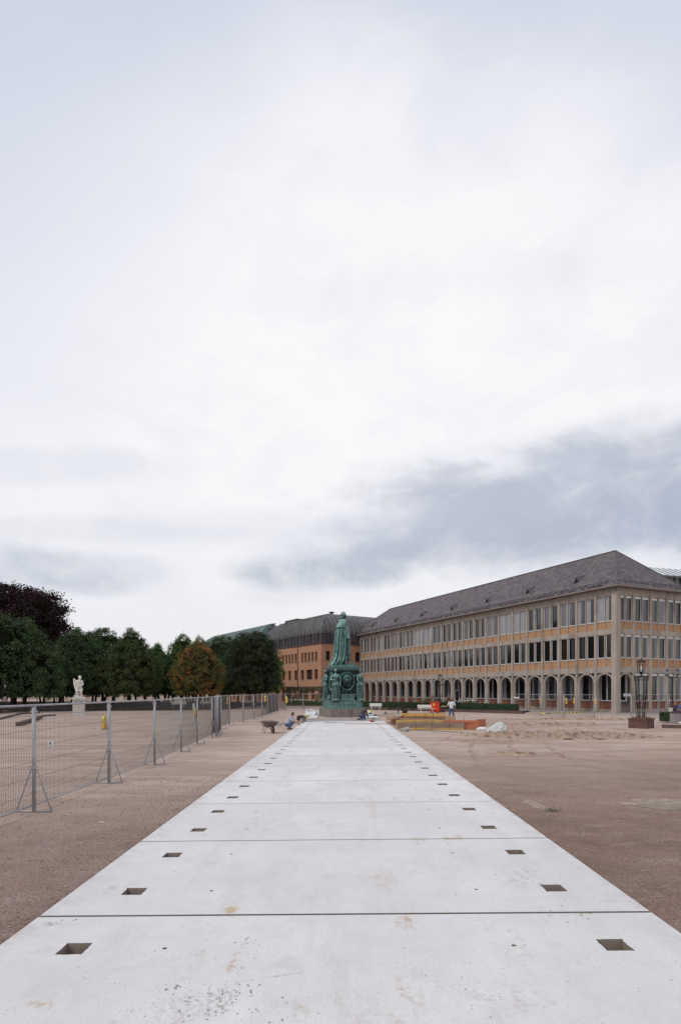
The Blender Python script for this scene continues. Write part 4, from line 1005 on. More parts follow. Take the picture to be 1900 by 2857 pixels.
# left bed: pergola of climbing roses and a low flower border
def pergola():
    a, b = atd(800, 100), atd(990, 99); L_ = (b - a).length; T = thing('rose_pergola', a, 'long pergola overgrown with climbing roses in front of the brick building', 'pergola', None, math.atan2((b - a).y, (b - a).x))
    r = random.Random(8); m = MB(); n = 9
    for k in range(n): x = k * L_ / (n - 1); m.bar((x, 0, 0), (x, 0, 3.0), .14); m.bar((x, 1.2, 0), (x, 1.2, 3.0), .14); m.bar((x, -.3, 3.05), (x, 1.5, 3.05), .10, .14)
    m.bar((0, 0, 2.95), (L_, 0, 2.95), .10, .14); m.bar((0, 1.2, 2.95), (L_, 1.2, 2.95), .10, .14); m.build('frame', mat('pergola_wood', (.22, .16, .13), (.16, .12, .1), 4), T)
    m = MB()
    for _ in range(15000):
        x = r.uniform(-.4, L_ + .2); f = r.random(); z = 3.15 - f ** 1.6 * 3.0; gate = .5 + .5 * noise.noise(Vector((x * .9, z * .9, 3)))
        if z < 2.4 and gate < .42: continue
        p = Vector((x, r.uniform(-.25, .4) if z < 2.6 else r.uniform(-.3, 1.5), z + .12 * noise.noise(Vector((x, 0, 1))))); d_ = Vector((r.gauss(0, 1), r.gauss(0, 1), r.gauss(0, 1))).normalized() * .085; c = d_.cross(Vector((r.random(), r.random(), 1))).normalized() * .05
        m.add([p - d_, p + c, p + d_, p - c], [(0, 1, 2, 3)])
    m.build('foliage', m_leaf('leaf_climber', (.085, .125, .06), (.14, .17, .075), (.19, .12, .085), .55), T)
pergola()
a, b = at(800, 1970), at(1000, 1972); hedge(a, b, .1, .9, .9, 'low green border hedge left of the monument', 160)
kerb_run([a + Vector((-.3, -.15, 0)), b + Vector((0, -.15, 0))], .18, .25)
r_ = random.Random(12); m = MB()
for _ in range(120):
    q = a.lerp(b, r_.random() * .55); m.ell((q.x, q.y + r_.uniform(-.1, .9), .92 + r_.uniform(-.25, .2)), .07, 6, 4)
tag(m.build('border_flowers', mat('cream_petals', (.62, .46, .32), (.6, .5, .42), 3)), 'pale yellow and pink blossoms dotted over the left border hedge', 'flowers', kind='stuff')

# ------------------------------------------------------------------ construction fences
def panel_master():
    L_ = 3.5; m = MB(); r = .021
    m.tube([(0, 0, .06), (0, 0, 2.05)], r, 8); m.tube([(L_, 0, .06), (L_, 0, 2.05)], r, 8); m.tube([(0, 0, 2.04), (L_, 0, 2.04)], r, 8); m.tube([(0, 0, .14), (L_, 0, .14)], .017, 8)
    fr = m.mesh('frame', STEEL, True); m = MB()
    n = 67
    for k in range(1, n): x = L_ * k / n; m.tube([(x, 0, .14), (x, 0, 2.04)], .0028, 4, cap=False)
    for z in (.36, .66, .96, 1.26, 1.56, 1.84): m.tube([(0, .004, z), (L_, .004, z)], .0030, 4, cap=False)
    return fr, m.mesh('wire_mesh', WIRE)
FR, WM = panel_master()
def foot_master():
    br = MB(); w_ = .33
    br.tube([(-w_, 0, .03), (-.06, 0, .80), (-.035, 0, .85), (.035, 0, .85), (.06, 0, .80), (w_, 0, .03)], .011, 6); br.bar((-w_ - .02, 0, .02), (w_ + .02, 0, .02), .045, .02)
    po = MB(); po.tube([(0, 0, 0), (0, 0, 2.06)], .037, 10); cl = MB(); cl.box(-.05, .05, -.04, .04, .83, .88); cl.box(-.05, .05, -.035, .035, 1.9, 1.95)
    return br.mesh('brace', STEEL, True), po.mesh('post', STEEL, True), cl.mesh('clamp', STEEL)
FB, FP, FC = foot_master()
def foot(p, rz, label, group, post=True):
    T = thing('fence_stand', p, label, 'fence stand', group, rz); link('brace', FB, T); link('clamp', FC, T)
    if post: link('post', FP, T)
    return T
def panel(a, b, label, group, name='mesh_fence'):
    d = b - a; T = thing(name, (a.x, a.y, 0), label, 'fence panel', group, math.atan2(d.y, d.x)); s = d.length / 3.5
    f = link('frame', FR, T); f.scale.x = s; w_ = link('wire_mesh', WM, T); w_.scale.x = s; return T
P0 = [(96, 2266), (305, 2185), (432, 2134), (506, 2097), (551, 2076), (592, 2058), (605.7, 2045), (617, 2033), (641, 2023), (679, 2015.7), (708, 2009), (731, 2003), (747, 1997), (757.4, 1992.5), (767, 1989), (776, 1986.7), (797, 1983), (846, 1980.5)]
LP = [at(*q) for q in P0]
LP = [Vector((-5.92, LP[0].y - 3.5, 0))] + LP
e = (at(905, 1979)); LP.append(e); LP.append(at(960, 1979))
g1 = 'mesh fence panels of the left fence'; g2 = 'tripod stands of the left fence'
for i in range(len(LP) - 1):
    T = panel(LP[i], LP[i + 1], 'grey wire mesh fence panel, %s of the left fence from the camera' % ORD[i], g1)
    if i == 1:
        m = MB(); m.box(.52, .72, -.012, -.004, 1.21, 1.31); m.box(.56, .62, -.0135, -.0121, 1.235, 1.285, 1); m.build('name_plate', [WHITE, WIRE], T)
    if i: foot(LP[i], TH if i < 17 else .3, 'galvanised A-frame fence stand, %s along the left fence from the camera' % ORD[i - 1], g2)
LMP = {}
def warning_lamp():
    m = MB(); m.box(-.055, .055, -.045, .045, 0, .15); m.box(-.06, .06, -.05, .05, .15, .165); b = m.mesh('battery_box', YELP)
    m = MB(); m.box(-.06, .06, -.05, .05, -.02, .0); base = m.mesh('foot_plate', BLACK)
    m = MB(); vs = []
    n = 16; rr = .07
    for y in (-.025, .025):
        for k in range(n): vs.append((.01 + rr * math.cos(2 * PI * k / n), y, .28 + rr * 1.25 * math.sin(2 * PI * k / n)))
    m.add(vs, [tuple(range(n))[::-1], tuple(range(n, 2 * n))] + [(k, (k + 1) % n, n + (k + 1) % n, n + k) for k in range(n)]); m.box(-.02, .03, -.02, .02, .165, .2)
    return b, base, m.mesh('lens', LENS)
LB, LBB, LLN = warning_lamp()
def lamp_at(p, z, label, group='yellow warning lamps on the fences', s=1.0):
    T = thing('warning_lamp', (p.x, p.y, z), label, 'warning lamp', group, 1.38); T.scale = (s, s, s)
    link('battery_box', LB, T); link('foot_plate', LBB, T); link('lens', LLN, T); return T
lamp_at(LP[2] + Vector((-.11, -.03, 0)), 1.37, 'yellow warning lamp hanging on the second stand of the left fence', s=.88)
lamp_at(LP[9] + Vector((-.13, -.03, 0)), 1.45, 'yellow warning lamp on the ninth stand of the left fence', s=1.3)
lamp_at(LP[10] + Vector((3.2, .5, 0)), 1.45, 'yellow warning lamp midway along the left fence near the dark trunk', s=1.3)
lamp_at(LP[12] + Vector((.3, -.03, 0)), 1.45, 'yellow warning lamp on the twelfth stand of the left fence', s=1.4)
lamp_at(LP[15] + Vector((-.1, -.03, 0)), 1.45, 'yellow warning lamp near the far corner of the left fence', s=1.4)
# wrapped white-and-yellow lamp on the fifth stand
m = MB(); rr = random.Random(6)
m.cap((0, 0, .45), (.02, 0, .15), .055, .06); m.cap((.03, 0, .12), (.02, 0, -.2), .05, .075); m.cap((.06, 0, -.2), (-.09, 0, -.34), .04, .03)
o = remesh(m, 'plastic_bag', PLAST, .02, None, 1); o.location = LP[5] + Vector((-.14, -.04, 1.3)); tag(o, 'white plastic bag tied to the fifth stand of the left fence', 'bag')
lamp_at(LP[5] + Vector((-.05, -.12, 0)), 1.22, 'yellow warning lamp below the white bag on the left fence')
# stack of spare panels standing at the bend
for k in range(3):
    a = LP[6] + Vector((.10 + .07 * k, .3, 0)); b = LP[8] + Vector((-.05 + .09 * k, -.3, 0)); b = a + (b - a).normalized() * 3.5
    panel(a, b, 'spare fence panel stacked at the bend of the left fence, %s from the left' % ORD[k], 'spare fence panels stacked at the bend')
# right fence
RP = [at(1428, 1989), at(1507, 1996), at(1572, 2004), at(1657, 2004), at(1761, 2011)]
RPX = [at(1380, 1984)] + RP[1:4]
g3 = 'mesh fence panels of the right fence'; g4 = 'tripod stands of the right fence'
for i in range(3):
    panel(RP[i], RP[i + 1], 'grey wire mesh fence panel before the arcade, %s of the right fence from the left' % ORD[i], g3)
for i in range(4): foot(RP[i], BROT if i else .2, 'galvanised A-frame fence stand before the arcade, %s from the left' % ORD[i], g4)
q1, q2, q3, q4 = at(1760, 2012), at(1862, 1992), at(1866, 1991), at(1975, 1991)
panel(q1, q2, 'mesh fence panel carrying a white board, left of the iron lamp lattice', g3); panel(q3, q4, 'mesh fence panel cut off by the right edge of the photo', g3)
lamp_at(RP[1] + Vector((-.05, -.05, 0)), 1.2, 'yellow warning lamp on the second stand of the right fence', s=1.2); lamp_at(RP[2] + Vector((.2, -.05, 0)), 1.25, 'yellow warning lamp on the third stand of the right fence', s=1.4)
lamp_at(RP[2] + Vector((.85, -.05, 0)), 1.3, 'yellow warning lamp hanging on wire right of the third stand', s=1.2); lamp_at(RP[3] + Vector((.1, -.05, 0)), 1.25, 'yellow warning lamp on the rightmost stand before the arcade', s=1.3)
m = MB(); m.box(-.35, .35, -.01, .01, 0, .22); o = m.build('sign_board', mat('grey_board', (.42, .43, .45), (.36, .37, .39), 3, .6)); o.location = atd(1749, 46, zat(1943, 46)); o.rotation_euler.z = .2; tag(o, 'blank white board fixed to the fence top left of the lamp', 'sign')
m = MB(); m.box(-.27, .27, -.01, .01, 0, .12); o = m.build('sign_board', WHITE); o.location = atd(1440, 60, zat(1948, 60)); tag(o, 'small white strip board on the fence at the left end of the right fence', 'sign')
def tape():
    k = NT('striped_tape'); xyz = k.sep(); f = k.math('FRACT', k.math('MULTIPLY', k.math('ADD', xyz[0], xyz[1]), 1.3)); k.done(k.mix(k.rng(f, .49, .51), (.75, .62, .06), (.03, .03, .03)), .5)
    m = MB(); pts = [at(1478, 1992.5), at(1500, 1991.5), at(1540, 1992), at(1575, 1990.5), at(1610, 1989.5), at(1648, 1987.5)]
    for a, b in zip(pts, pts[1:]):
        m.add([(a.x, a.y, .02), (b.x, b.y, .03), (b.x, b.y + .05, .10), (a.x, a.y + .05, .10)], [(0, 1, 2, 3)])
    tag(m.build('barrier_tape', k.m), 'yellow and black striped barrier tape lying before the arcade', 'tape')
tape()
# pavement in front of the arcade
m = MB(); c0 = BC; ux = Vector((math.cos(BROT), math.sin(BROT), 0)); uy = Vector((-math.sin(BROT), math.cos(BROT), 0))
q = [c0 - ux * 3.2 - uy * 3.2, c0 + ux * 40 - uy * 3.2, c0 + ux * 40 + uy * 70, c0 - ux * 3.2 + uy * 70]; m.add([(v.x, v.y, .005) for v in q], [(0, 1, 2, 3)]); tag(m.build('pavement', PAVE), kind='structure')

# ------------------------------------------------------------------ monument
MC = at(919, 2002) + Vector((0, 0, 0)); RM = R(15) + TH
def monument():
    gx, gy = 3.55, 4.3
    # the near-left vertex of the granite sits at MC
    cxy = MC + Vector((math.cos(RM) * gx / 2 - math.sin(RM) * gy / 2, math.sin(RM) * gx / 2 + math.cos(RM) * gy / 2, 0))
    T = thing('monument', (cxy.x, cxy.y, 0), 'green bronze monument of a robed standing figure on a granite and bronze pedestal', 'monument', None, RM)
    def oct_(hx, hy, c): return [(-hx + c, -hy), (hx - c, -hy), (hx, -hy + c), (hx, hy - c), (hx - c, hy), (-hx + c, hy), (-hx, hy - c), (-hx, -hy + c)]
    m = MB(); m.prism(oct_(gx / 2, gy / 2, .18), 0, .77); m.prism(oct_(gx / 2 - .02, gy / 2 - .02, .18), .77, .79)
    g = m.build('granite_base', GRAN, T)
    m = MB()
    for x in (-.6, .55): m.box(x - .006, x + .006, -gy / 2 - .003, -gy / 2 + .02, 0.01, .76)
    for y in (-.7, .7): m.box(-gx / 2 - .003, -gx / 2 + .02, y - .006, y + .006, 0.01, .76)
    m.build('joint', mat('joint_dark', (.06, .05, .045)), g)
    hx, hy = 1.55, 1.98
    m = MB()
    for (a, z0, z1) in ((.0, .79, .86), (-.05, .86, 1.16), (-.02, 1.16, 1.24), (-.10, 1.24, 1.40), (-.28, 1.40, 1.47)): m.prism(oct_(hx + a, hy + a, .32), z0, z1)
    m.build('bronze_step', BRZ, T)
    dx, dy = .98, 1.35
    m = MB()
    for (a, z0, z1, b_) in ((.12, 1.47, 1.75, 0), (.07, 1.75, 1.85, 0), (0, 1.85, 4.05, 0), (.06, 4.05, 4.15, 0), (.13, 4.15, 4.31, 0)): m.box(-dx - a, dx + a, -dy - a, dy + a, z0, z1)
    for sx in (-1, 1):                                    # corner pilasters with panels
        for sy in (-1, 1): m.box(sx * dx - .12, sx * dx + .12, sy * dy - .12, sy * dy + .12, 1.86, 4.04)
    m.build('pedestal_block', BRD, T)
    m = MB()
    for (a, z0, z1) in ((.16, 4.31, 4.42), (.24, 4.42, 4.55), (.29, 4.55, 4.60), (.20, 4.60, 4.69)): m.box(-dx - a, dx + a, -dy - a, dy + a, z0, z1)
    for k in range(18): x = -dx - .19 + k * (2 * dx + .38) / 17; m.box(x - .03, x + .03, -dy - .265, -dy - .239, 4.45, 4.53)
    m.build('cornice', BRZ, T)
    # relief medallion on the front
    def medallion(par, loc, rz):
        m = MB(); n = 36
        ring = [(.70 * math.cos(2 * PI * k / n), 0, .82 * math.sin(2 * PI * k / n)) for k in range(n + 1)]; m.tube(ring, .062, 8)
        ring = [(.60 * math.cos(2 * PI * k / n), 0, .72 * math.sin(2 * PI * k / n)) for k in range(n + 1)]; m.tube(ring, .026, 6)
        for k in range(44): a = 2 * PI * k / 44; m.ell((.70 * math.cos(a), -.05, .82 * math.sin(a)), (.035, .04, .045), 6, 4)
        m.add([(.56 * math.cos(2 * PI * k / n), .01, .68 * math.sin(2 * PI * k / n)) for k in range(n)] + [(.56 * math.cos(2 * PI * k / n), .08, .68 * math.sin(2 * PI * k / n)) for k in range(n)], [tuple(range(n)), tuple(range(n, 2 * n))[::-1]] + [(k, n + k, n + (k + 1) % n, (k + 1) % n) for k in range(n)], 1)
        # shield, crown, two rampant beasts
        m.cap((0, 0, .02), (0, 0, -.20), .15, .08); m.ell((0, -.05, .05), (.14, .05, .17)); m.ell((0, -.03, .36), (.10, .07, .06)); m.ell((0, -.03, .44), (.06, .06, .06))
        for k in (-2, -1, 0, 1, 2): m.ell((k * .045, -.04, .41 + .02 * (2 - abs(k))), (.022, .04, .05), 6, 4)
        for s in (-1, 1):
            m.cap((s * .22, 0, -.12), (s * .30, 0, .16), .07, .09); m.cap((s * .30, 0, .18), (s * .24, 0, .30), .06, .06); m.cap((s * .24, 0, .31), (s * .17, 0, .29), .05, .025)
            m.cap((s * .27, 0, .12), (s * .14, 0, .12), .035, .025); m.cap((s * .27, 0, .04), (s * .15, 0, .0), .035, .025); m.cap((s * .24, 0, -.12), (s * .16, 0, -.30), .05, .03); m.cap((s * .24, 0, -.12), (s * .33, 0, -.32), .05, .03)
            m.cap((s * .33, 0, .12), (s * .43, 0, .28), .04, .02); m.cap((s * .33, 0, .10), (s * .46, 0, .18), .035, .02); m.tube([(s * .28, 0, -.1), (s * .40, 0, -.05), (s * .42, 0, -.2), (s * .36, 0, -.14)], .02, 6)
            m.cap((s * .05, 0, -.42), (s * .38, 0, -.38), .035, .02)
        o = m.build('medallion', [BRZ, BRD], par, True); o.location = loc; o.rotation_euler.z = rz
    medallion(T, (.06, -dy - .06, 3.25), 0); medallion(T, (-dx - .06, 0, 3.25), -PI / 2)
    # palmette ornament and low sarcophagus-like block beneath it
    m = MB()
    for k in range(-5, 6): m.cap((k * .055, -dy - .03, 2.42), (k * .085, -dy - .05, 2.12 + .012 * k * k), .028, .04, 8)
    for s in (-1, 1): m.tube([(s * .1, -dy - .04, 2.4), (s * .35, -dy - .05, 2.45), (s * .42, -dy - .05, 2.3), (s * .32, -dy - .05, 2.26)], .03, 6)
    m.build('palmette', BRZ, T, True)
    m = MB()
    for (a, b_, z0, z1) in ((.70, .42, 1.47, 1.58), (.60, .34, 1.58, 1.86), (.70, .42, 1.86, 1.93), (.64, .36, 1.93, 2.03), (.72, .42, 2.03, 2.10)): m.box(-a + .06, a + .06, -dy - b_, -dy + .02, z0, z1)
    m.build('low_block', BRZ, T)
    # drapery hanging behind the corner women
    m = MB()
    for x in (-.72, .78): m.loft([(x, -dy + .03, 1.9 + .4 * k, .16 - .01 * k, .10, .12) for k in range(6)], 32, [(7, 0, 1), (4, 1, .6)])
    m.build('drapery', BRD, T, True)
    # women at the corners
    def woman(pose, seed, loc, rz):
        r = random.Random(seed); m = MB()
        m.loft([(0, 0, .12, .36, .30, .10), (0, 0, .5, .33, .28, .10), (0, 0, 1.0, .31, .25, .08), (0, 0, 1.45, .27, .21, .05), (0, 0, 1.62, .22, .18, .03), (0, 0, 1.85, .25, .19, .02), (0, 0, 2.12, .27, .18, .01), (0, 0, 2.26, .20, .14, 0), (0, 0, 2.33, .09, .09, 0)], 44, [(9, seed, 1), (5, seed * 2, .7)])
        m.loft([(0, -.03, 1.25, .31, .26, .1), (0, -.03, 1.4, .30, .25, .08), (0, -.02, 1.62, .24, .2, .03)], 40, [(7, seed, 1)])
        m.cap((0, 0, 2.3), (0, -.01, 2.46), .085, .075); m.ell((0, -.03, 2.60), (.125, .145, .17)); m.ell((0, .06, 2.64), (.15, .14, .14)); m.ell((0, .19, 2.60), (.07, .07, .07))
        m.cap((0, -.17, 2.60), (0, -.185, 2.56), .018, .026); m.ell((0, -.15, 2.50), (.05, .03, .03))
        for s in (-1, 1): m.ell((s * .11, -.12, 2.02), (.105, .09, .10)); m.cap((s * .24, 0, 2.18), (s * .27, 0, 2.10), .11, .11); m.ell((s * .13, -.30, .10), (.07, .16, .06))
        (e1, h1), (e2, h2) = pose
        for s, e_, h_ in ((-1, e1, h1), (1, e2, h2)):
            sh = Vector((s * .28, 0, 2.14)); m.cap(sh, e_, .095, .07); m.cap(e_, h_, .07, .045); hv = Vector(h_); dd = (hv - Vector(e_)).normalized()
            m.cap(hv, hv + dd * .10, .045, .035)
            for f in range(4): m.cap(hv + dd * .10 + Vector((.02 * (f - 1.5), 0, 0)), hv + dd * (.19 - .01 * abs(f - 1)) + Vector((.024 * (f - 1.5), -.015, 0)), .013, .010, 6)
            m.cap(hv + dd * .03, hv + dd * .10 + Vector((s * -.05, -.03, 0)), .016, .012, 6)
        m.lathe([(.37, 0), (.37, .08), (.33, .12)], (0, 0, -.02), 16)
        o = remesh(m, 'figure', BRZ, .022, T, 1); o.location = loc; o.rotation_euler.z = rz; o.scale = (1.08, 1.08, 1.05); return o
    pA = ((Vector((-.42, -.16, 1.80)), Vector((-.08, -.34, 1.78))), (Vector((.42, -.02, 1.74)), Vector((.36, -.16, 1.38))))
    pB = ((Vector((-.37, -.10, 1.74)), Vector((-.24, -.30, 1.44))), (Vector((.34, -.06, 1.76)), Vector((.30, -.16, 1.42))))
    pC = ((Vector((-.38, -.18, 1.78)), Vector((-.3, -.42, 1.60))), (Vector((.38, -.1, 1.78)), Vector((.25, -.36, 1.9))))
    woman(pA, 1, (-dx - .10, -dy - .36, 1.47), -.30); woman(pB, 2, (dx + .30, -dy - .05, 1.47), .55)
    woman(pC, 3, (-dx - .22, dy + .05, 1.47), -1.5); woman(pB, 4, (dx + .2, dy + .05, 1.47), 2.4)
    # attributes at the women's feet (helmet, wheel)
    m = MB(); m.ell((-dx + .12 - .75, -dy - .0, 1.68), (.17, .17, .22)); m.ell((-dx - .62, -dy - .02, 1.92), (.10, .12, .09)); m.lathe([(.2, 0), (.2, .08)], (-dx - .63, -dy, 1.47), 12)
    remesh(m, 'helmet', BRZ, .025, T, 1)
    # main figure: seen from behind, facing right and away
    m = MB(); S = .002343; cx = lambda v: (v - 771) * S
    lev = [(2284, 240, 800, .62, .09), (2250, 235, 800, .62, .06), (2200, 270, 830, .66, .07), (2100, 345, 868, .66, .125), (1950, 418, 900, .60, .12), (1800, 448, 925, .56, .115), (1600, 462, 950, .52, .10), (1400, 470, 960, .50, .095),
           (1200, 485, 980, .48, .085), (1000, 505, 1000, .46, .07), (860, 530, 1000, .44, .03), (700, 590, 985, .38, .01), (600, 650, 950, .30, .0), (540, 720, 905, .18, 0)]
    m.loft([(cx((a + b) / 2), 0, (2290 - y) * S, (b - a) / 2 * S, ry, am) for y, a, b, ry, am in lev], 120, [(15, .6, .9), (9, 2.0, .7), (22, 1, .35)])
    m.loft([(cx((a + b) / 2), 0, (2290 - y) * S, (b - a) / 2 * S, ry, am) for y, a, b, ry, am in ((862, 503, 968, .52, .03), (830, 512, 966, .51, .03), (760, 560, 966, .47, .02), (690, 600, 958, .42, .02), (600, 632, 935, .33, .015), (545, 700, 915, .2, 0))], 80, [(11, 0, 1), (6, 2, .6)])
    # tail of the train
    m.cap((cx(420), -.1, .10), (cx(265), -.05, .05), .13, .06); m.cap((cx(480), -.25, .10), (cx(340), -.3, .06), .12, .06); m.cap((cx(640), -.5, .08), (cx(780), -.42, .09), .08, .06)
    # head turned to the right, curled hair roll at the nape
    hc = Vector((cx(820), 0, (2290 - 385) * S)); m.ell(hc, (.27, .27, .345), 20, 14); m.ell(hc + Vector((-.06, -.02, .03)), (.24, .25, .28), 16, 10)
    m.ell(hc + Vector((.15, .06, -.04)), (.12, .15, .20)); m.cap(hc + Vector((.24, .14, .02)), hc + Vector((.29, .16, -.05)), .03, .045); m.ell(hc + Vector((.19, .12, -.2)), (.09, .09, .07)); m.ell(hc + Vector((.03, -.22, -.03)), (.05, .03, .08))
    for k in range(7): a = -.9 + k * .3; m.cap(hc + Vector((-.20 * math.cos(a) , -.22 * math.sin(a) - .03, -.16)), hc + Vector((-.19 * math.cos(a), -.21 * math.sin(a) - .03, -.30)), .06, .05)
    m.cap((cx(815), 0, (2290 - 520) * S - .1), hc + Vector((0, 0, -.2)), .15, .13)
    # right arm in a wide brocade sleeve, forearm and hand holding the drape
    sh = Vector((cx(965), -.12, (2290 - 800) * S)); el = Vector((cx(1010), -.22, (2290 - 1100) * S))
    m.loft([(cx(960), -.10, (2290 - 1290) * S, .17, .20, .05), (cx(1012), -.14, (2290 - 1288) * S, .225, .24, .05), (cx(1008), -.14, (2290 - 1200) * S, .21, .22, .04), (cx(995), -.12, (2290 - 1050) * S, .17, .19, .03), (cx(975), -.08, (2290 - 900) * S, .15, .18, .02), (cx(945), -.04, (2290 - 780) * S, .13, .16, 0)], 40, [(7, 0, 1)])
    wr = Vector((cx(1075), -.16, (2290 - 1330) * S)); m.cap(el, wr, .09, .06); m.cap(wr, wr + Vector((.05, 0, -.10)), .065, .05)
    for f in range(4): m.cap(wr + Vector((.05, -.05 + .034 * f, -.13)), wr + Vector((.04, -.05 + .034 * f, -.24)), .018, .015, 6)
    m.cap(wr + Vector((-.01, -.04, -.06)), wr + Vector((-.03, -.05, -.17)), .02, .016, 6)
    # sash and garment front
    m.cap((cx(1000), .05, (2290 - 1340) * S), (cx(1060), .05, (2290 - 1600) * S), .07, .13); m.cap((cx(1060), .05, (2290 - 1600) * S), (cx(1100), .06, (2290 - 1640) * S), .10, .07)
    m.loft([(cx(1045), .12, (2290 - 2060) * S, .17, .22, .08), (cx(1050), .12, (2290 - 1850) * S, .19, .24, .08), (cx(1040), .12, (2290 - 1500) * S, .18, .24, .06), (cx(1010), .12, (2290 - 1250) * S, .18, .24, .04), (cx(960), .12, (2290 - 900) * S, .2, .26, 0)], 36, [(7, 1, 1)])
    # legs, shoes
    m.cap((cx(1040), .15, (2290 - 2050) * S), (cx(1030), .1, (2290 - 2230) * S), .11, .08); m.cap((cx(1030), .1, .12), (cx(1110), .16, .07), .09, .06)
    m.cap((cx(920), -.05, (2290 - 2000) * S), (cx(900), -.15, (2290 - 2200) * S), .13, .10); m.cap((cx(900), -.15, .12), (cx(985), -.2, .07), .10, .06)
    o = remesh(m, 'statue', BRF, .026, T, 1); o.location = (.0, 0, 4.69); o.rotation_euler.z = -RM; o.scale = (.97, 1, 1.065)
    m = MB(); m.box(cx(1010), cx(1262), -.35, .35, 0, .26); m.box(cx(1000), cx(1272), -.38, .38, .21, .27); bx = m.build('footstool', BRZ, T); bx.location = (.0, 0, 4.69); bx.rotation_euler.z = -RM
    m = MB(); m.loft([(-.13, 0, .0, .95, .75, .03), (-.13, 0, .045, .93, .73, .03)], 60, [(5, 0, 1)]); pl = m.build('figure_plinth', BRZ, T); pl.location = (-.1, 0, 4.69); pl.rotation_euler.z = -RM
monument()

# white statue on the left
def white_statue():
    p = at(221, 1994.5); T = thing('garden_statue', p, 'white stone figure with raised wing-like drapery on a square white pedestal', 'statue', None, .38)
    m = MB()
    for (a, z0, z1) in ((.64, 0, .10), (.59, .10, .16), (.55, .16, 1.50), (.58, 1.50, 1.56), (.66, 1.56, 1.70), (.60, 1.70, 1.74)): m.box(-a, a, -a, a, z0, z1)
    pd = m.build('pedestal', MARB, T)
    m = MB(); m.box(-.42, .42, -.556, -.55, 1.18, 1.42); m.build('inscription_panel', mat('weathered_letters', (.42, .40, .37), (.20, .18, .16), 12, .9, contrast=(.46, .54)), pd)
    m = MB(); r = random.Random(2)
    m.box(-.38, .38, -.34, .34, 0, .16)
    for _ in range(18): m.ell((r.uniform(-.24, .26), r.uniform(-.15, .15), r.uniform(.2, .85)), (r.uniform(.10, .18), r.uniform(.1, .18), r.uniform(.08, .15)))
    m.cap((-.05, 0, .85), (.02, -.02, 1.0), .24, .22); m.cap((.02, 0, 1.0), (.04, 0, 1.45), .21, .23); m.cap((.05, 0, 1.58), (.09, -.02, 1.70), .09, .08); m.ell((.10, -.04, 1.84), (.14, .15, .17)); m.ell((.10, .0, 1.90), (.155, .15, .13))
    m.ell((.10, -.19, 1.83), (.025, .03, .045)); m.ell((.1, -.16, 1.72), (.07, .05, .06))
    m.cap((.27, 0, 1.52), (.36, -.05, 1.22), .10, .085); m.cap((.36, -.05, 1.2), (.16, -.26, 1.02), .08, .055); m.cap((.16, -.26, 1.02), (.05, -.3, 1.0), .055, .03)
    m.cap((-.16, 0, 1.5), (-.28, -.08, 1.30), .10, .08); m.cap((-.28, -.08, 1.28), (-.15, -.28, 1.05), .075, .05); m.cap((-.15, -.28, 1.05), (-.05, -.3, 1.0), .05, .03)
    m.cap((-.38, .05, 1.62), (-.34, .05, 1.2), .12, .13); m.cap((-.34, .05, 1.2), (-.22, .02, .8), .13, .14); m.cap((-.40, .03, 1.66), (-.28, .05, 1.5), .10, .09)
    m.cap((-.12, -.12, .85), (-.16, -.30, .52), .14, .10); m.cap((-.16, -.30, .5), (-.13, -.2, .18), .09, .06); m.cap((.12, -.1, .85), (.22, -.26, .5), .14, .10); m.cap((.22, -.26, .5), (.2, -.16, .2), .09, .06)
    for z in (.34, .62, .9): m.tube([(.30 * math.cos(a * .52), .26 * math.sin(a * .52), z + .03 * math.sin(a)) for a in range(13)], .05, 6)
    o = remesh(m, 'figure', MARB, .022, T, 1); o.location = (0, 0, 1.74); o.scale = (1.04, 1, 1.07)
white_statue()

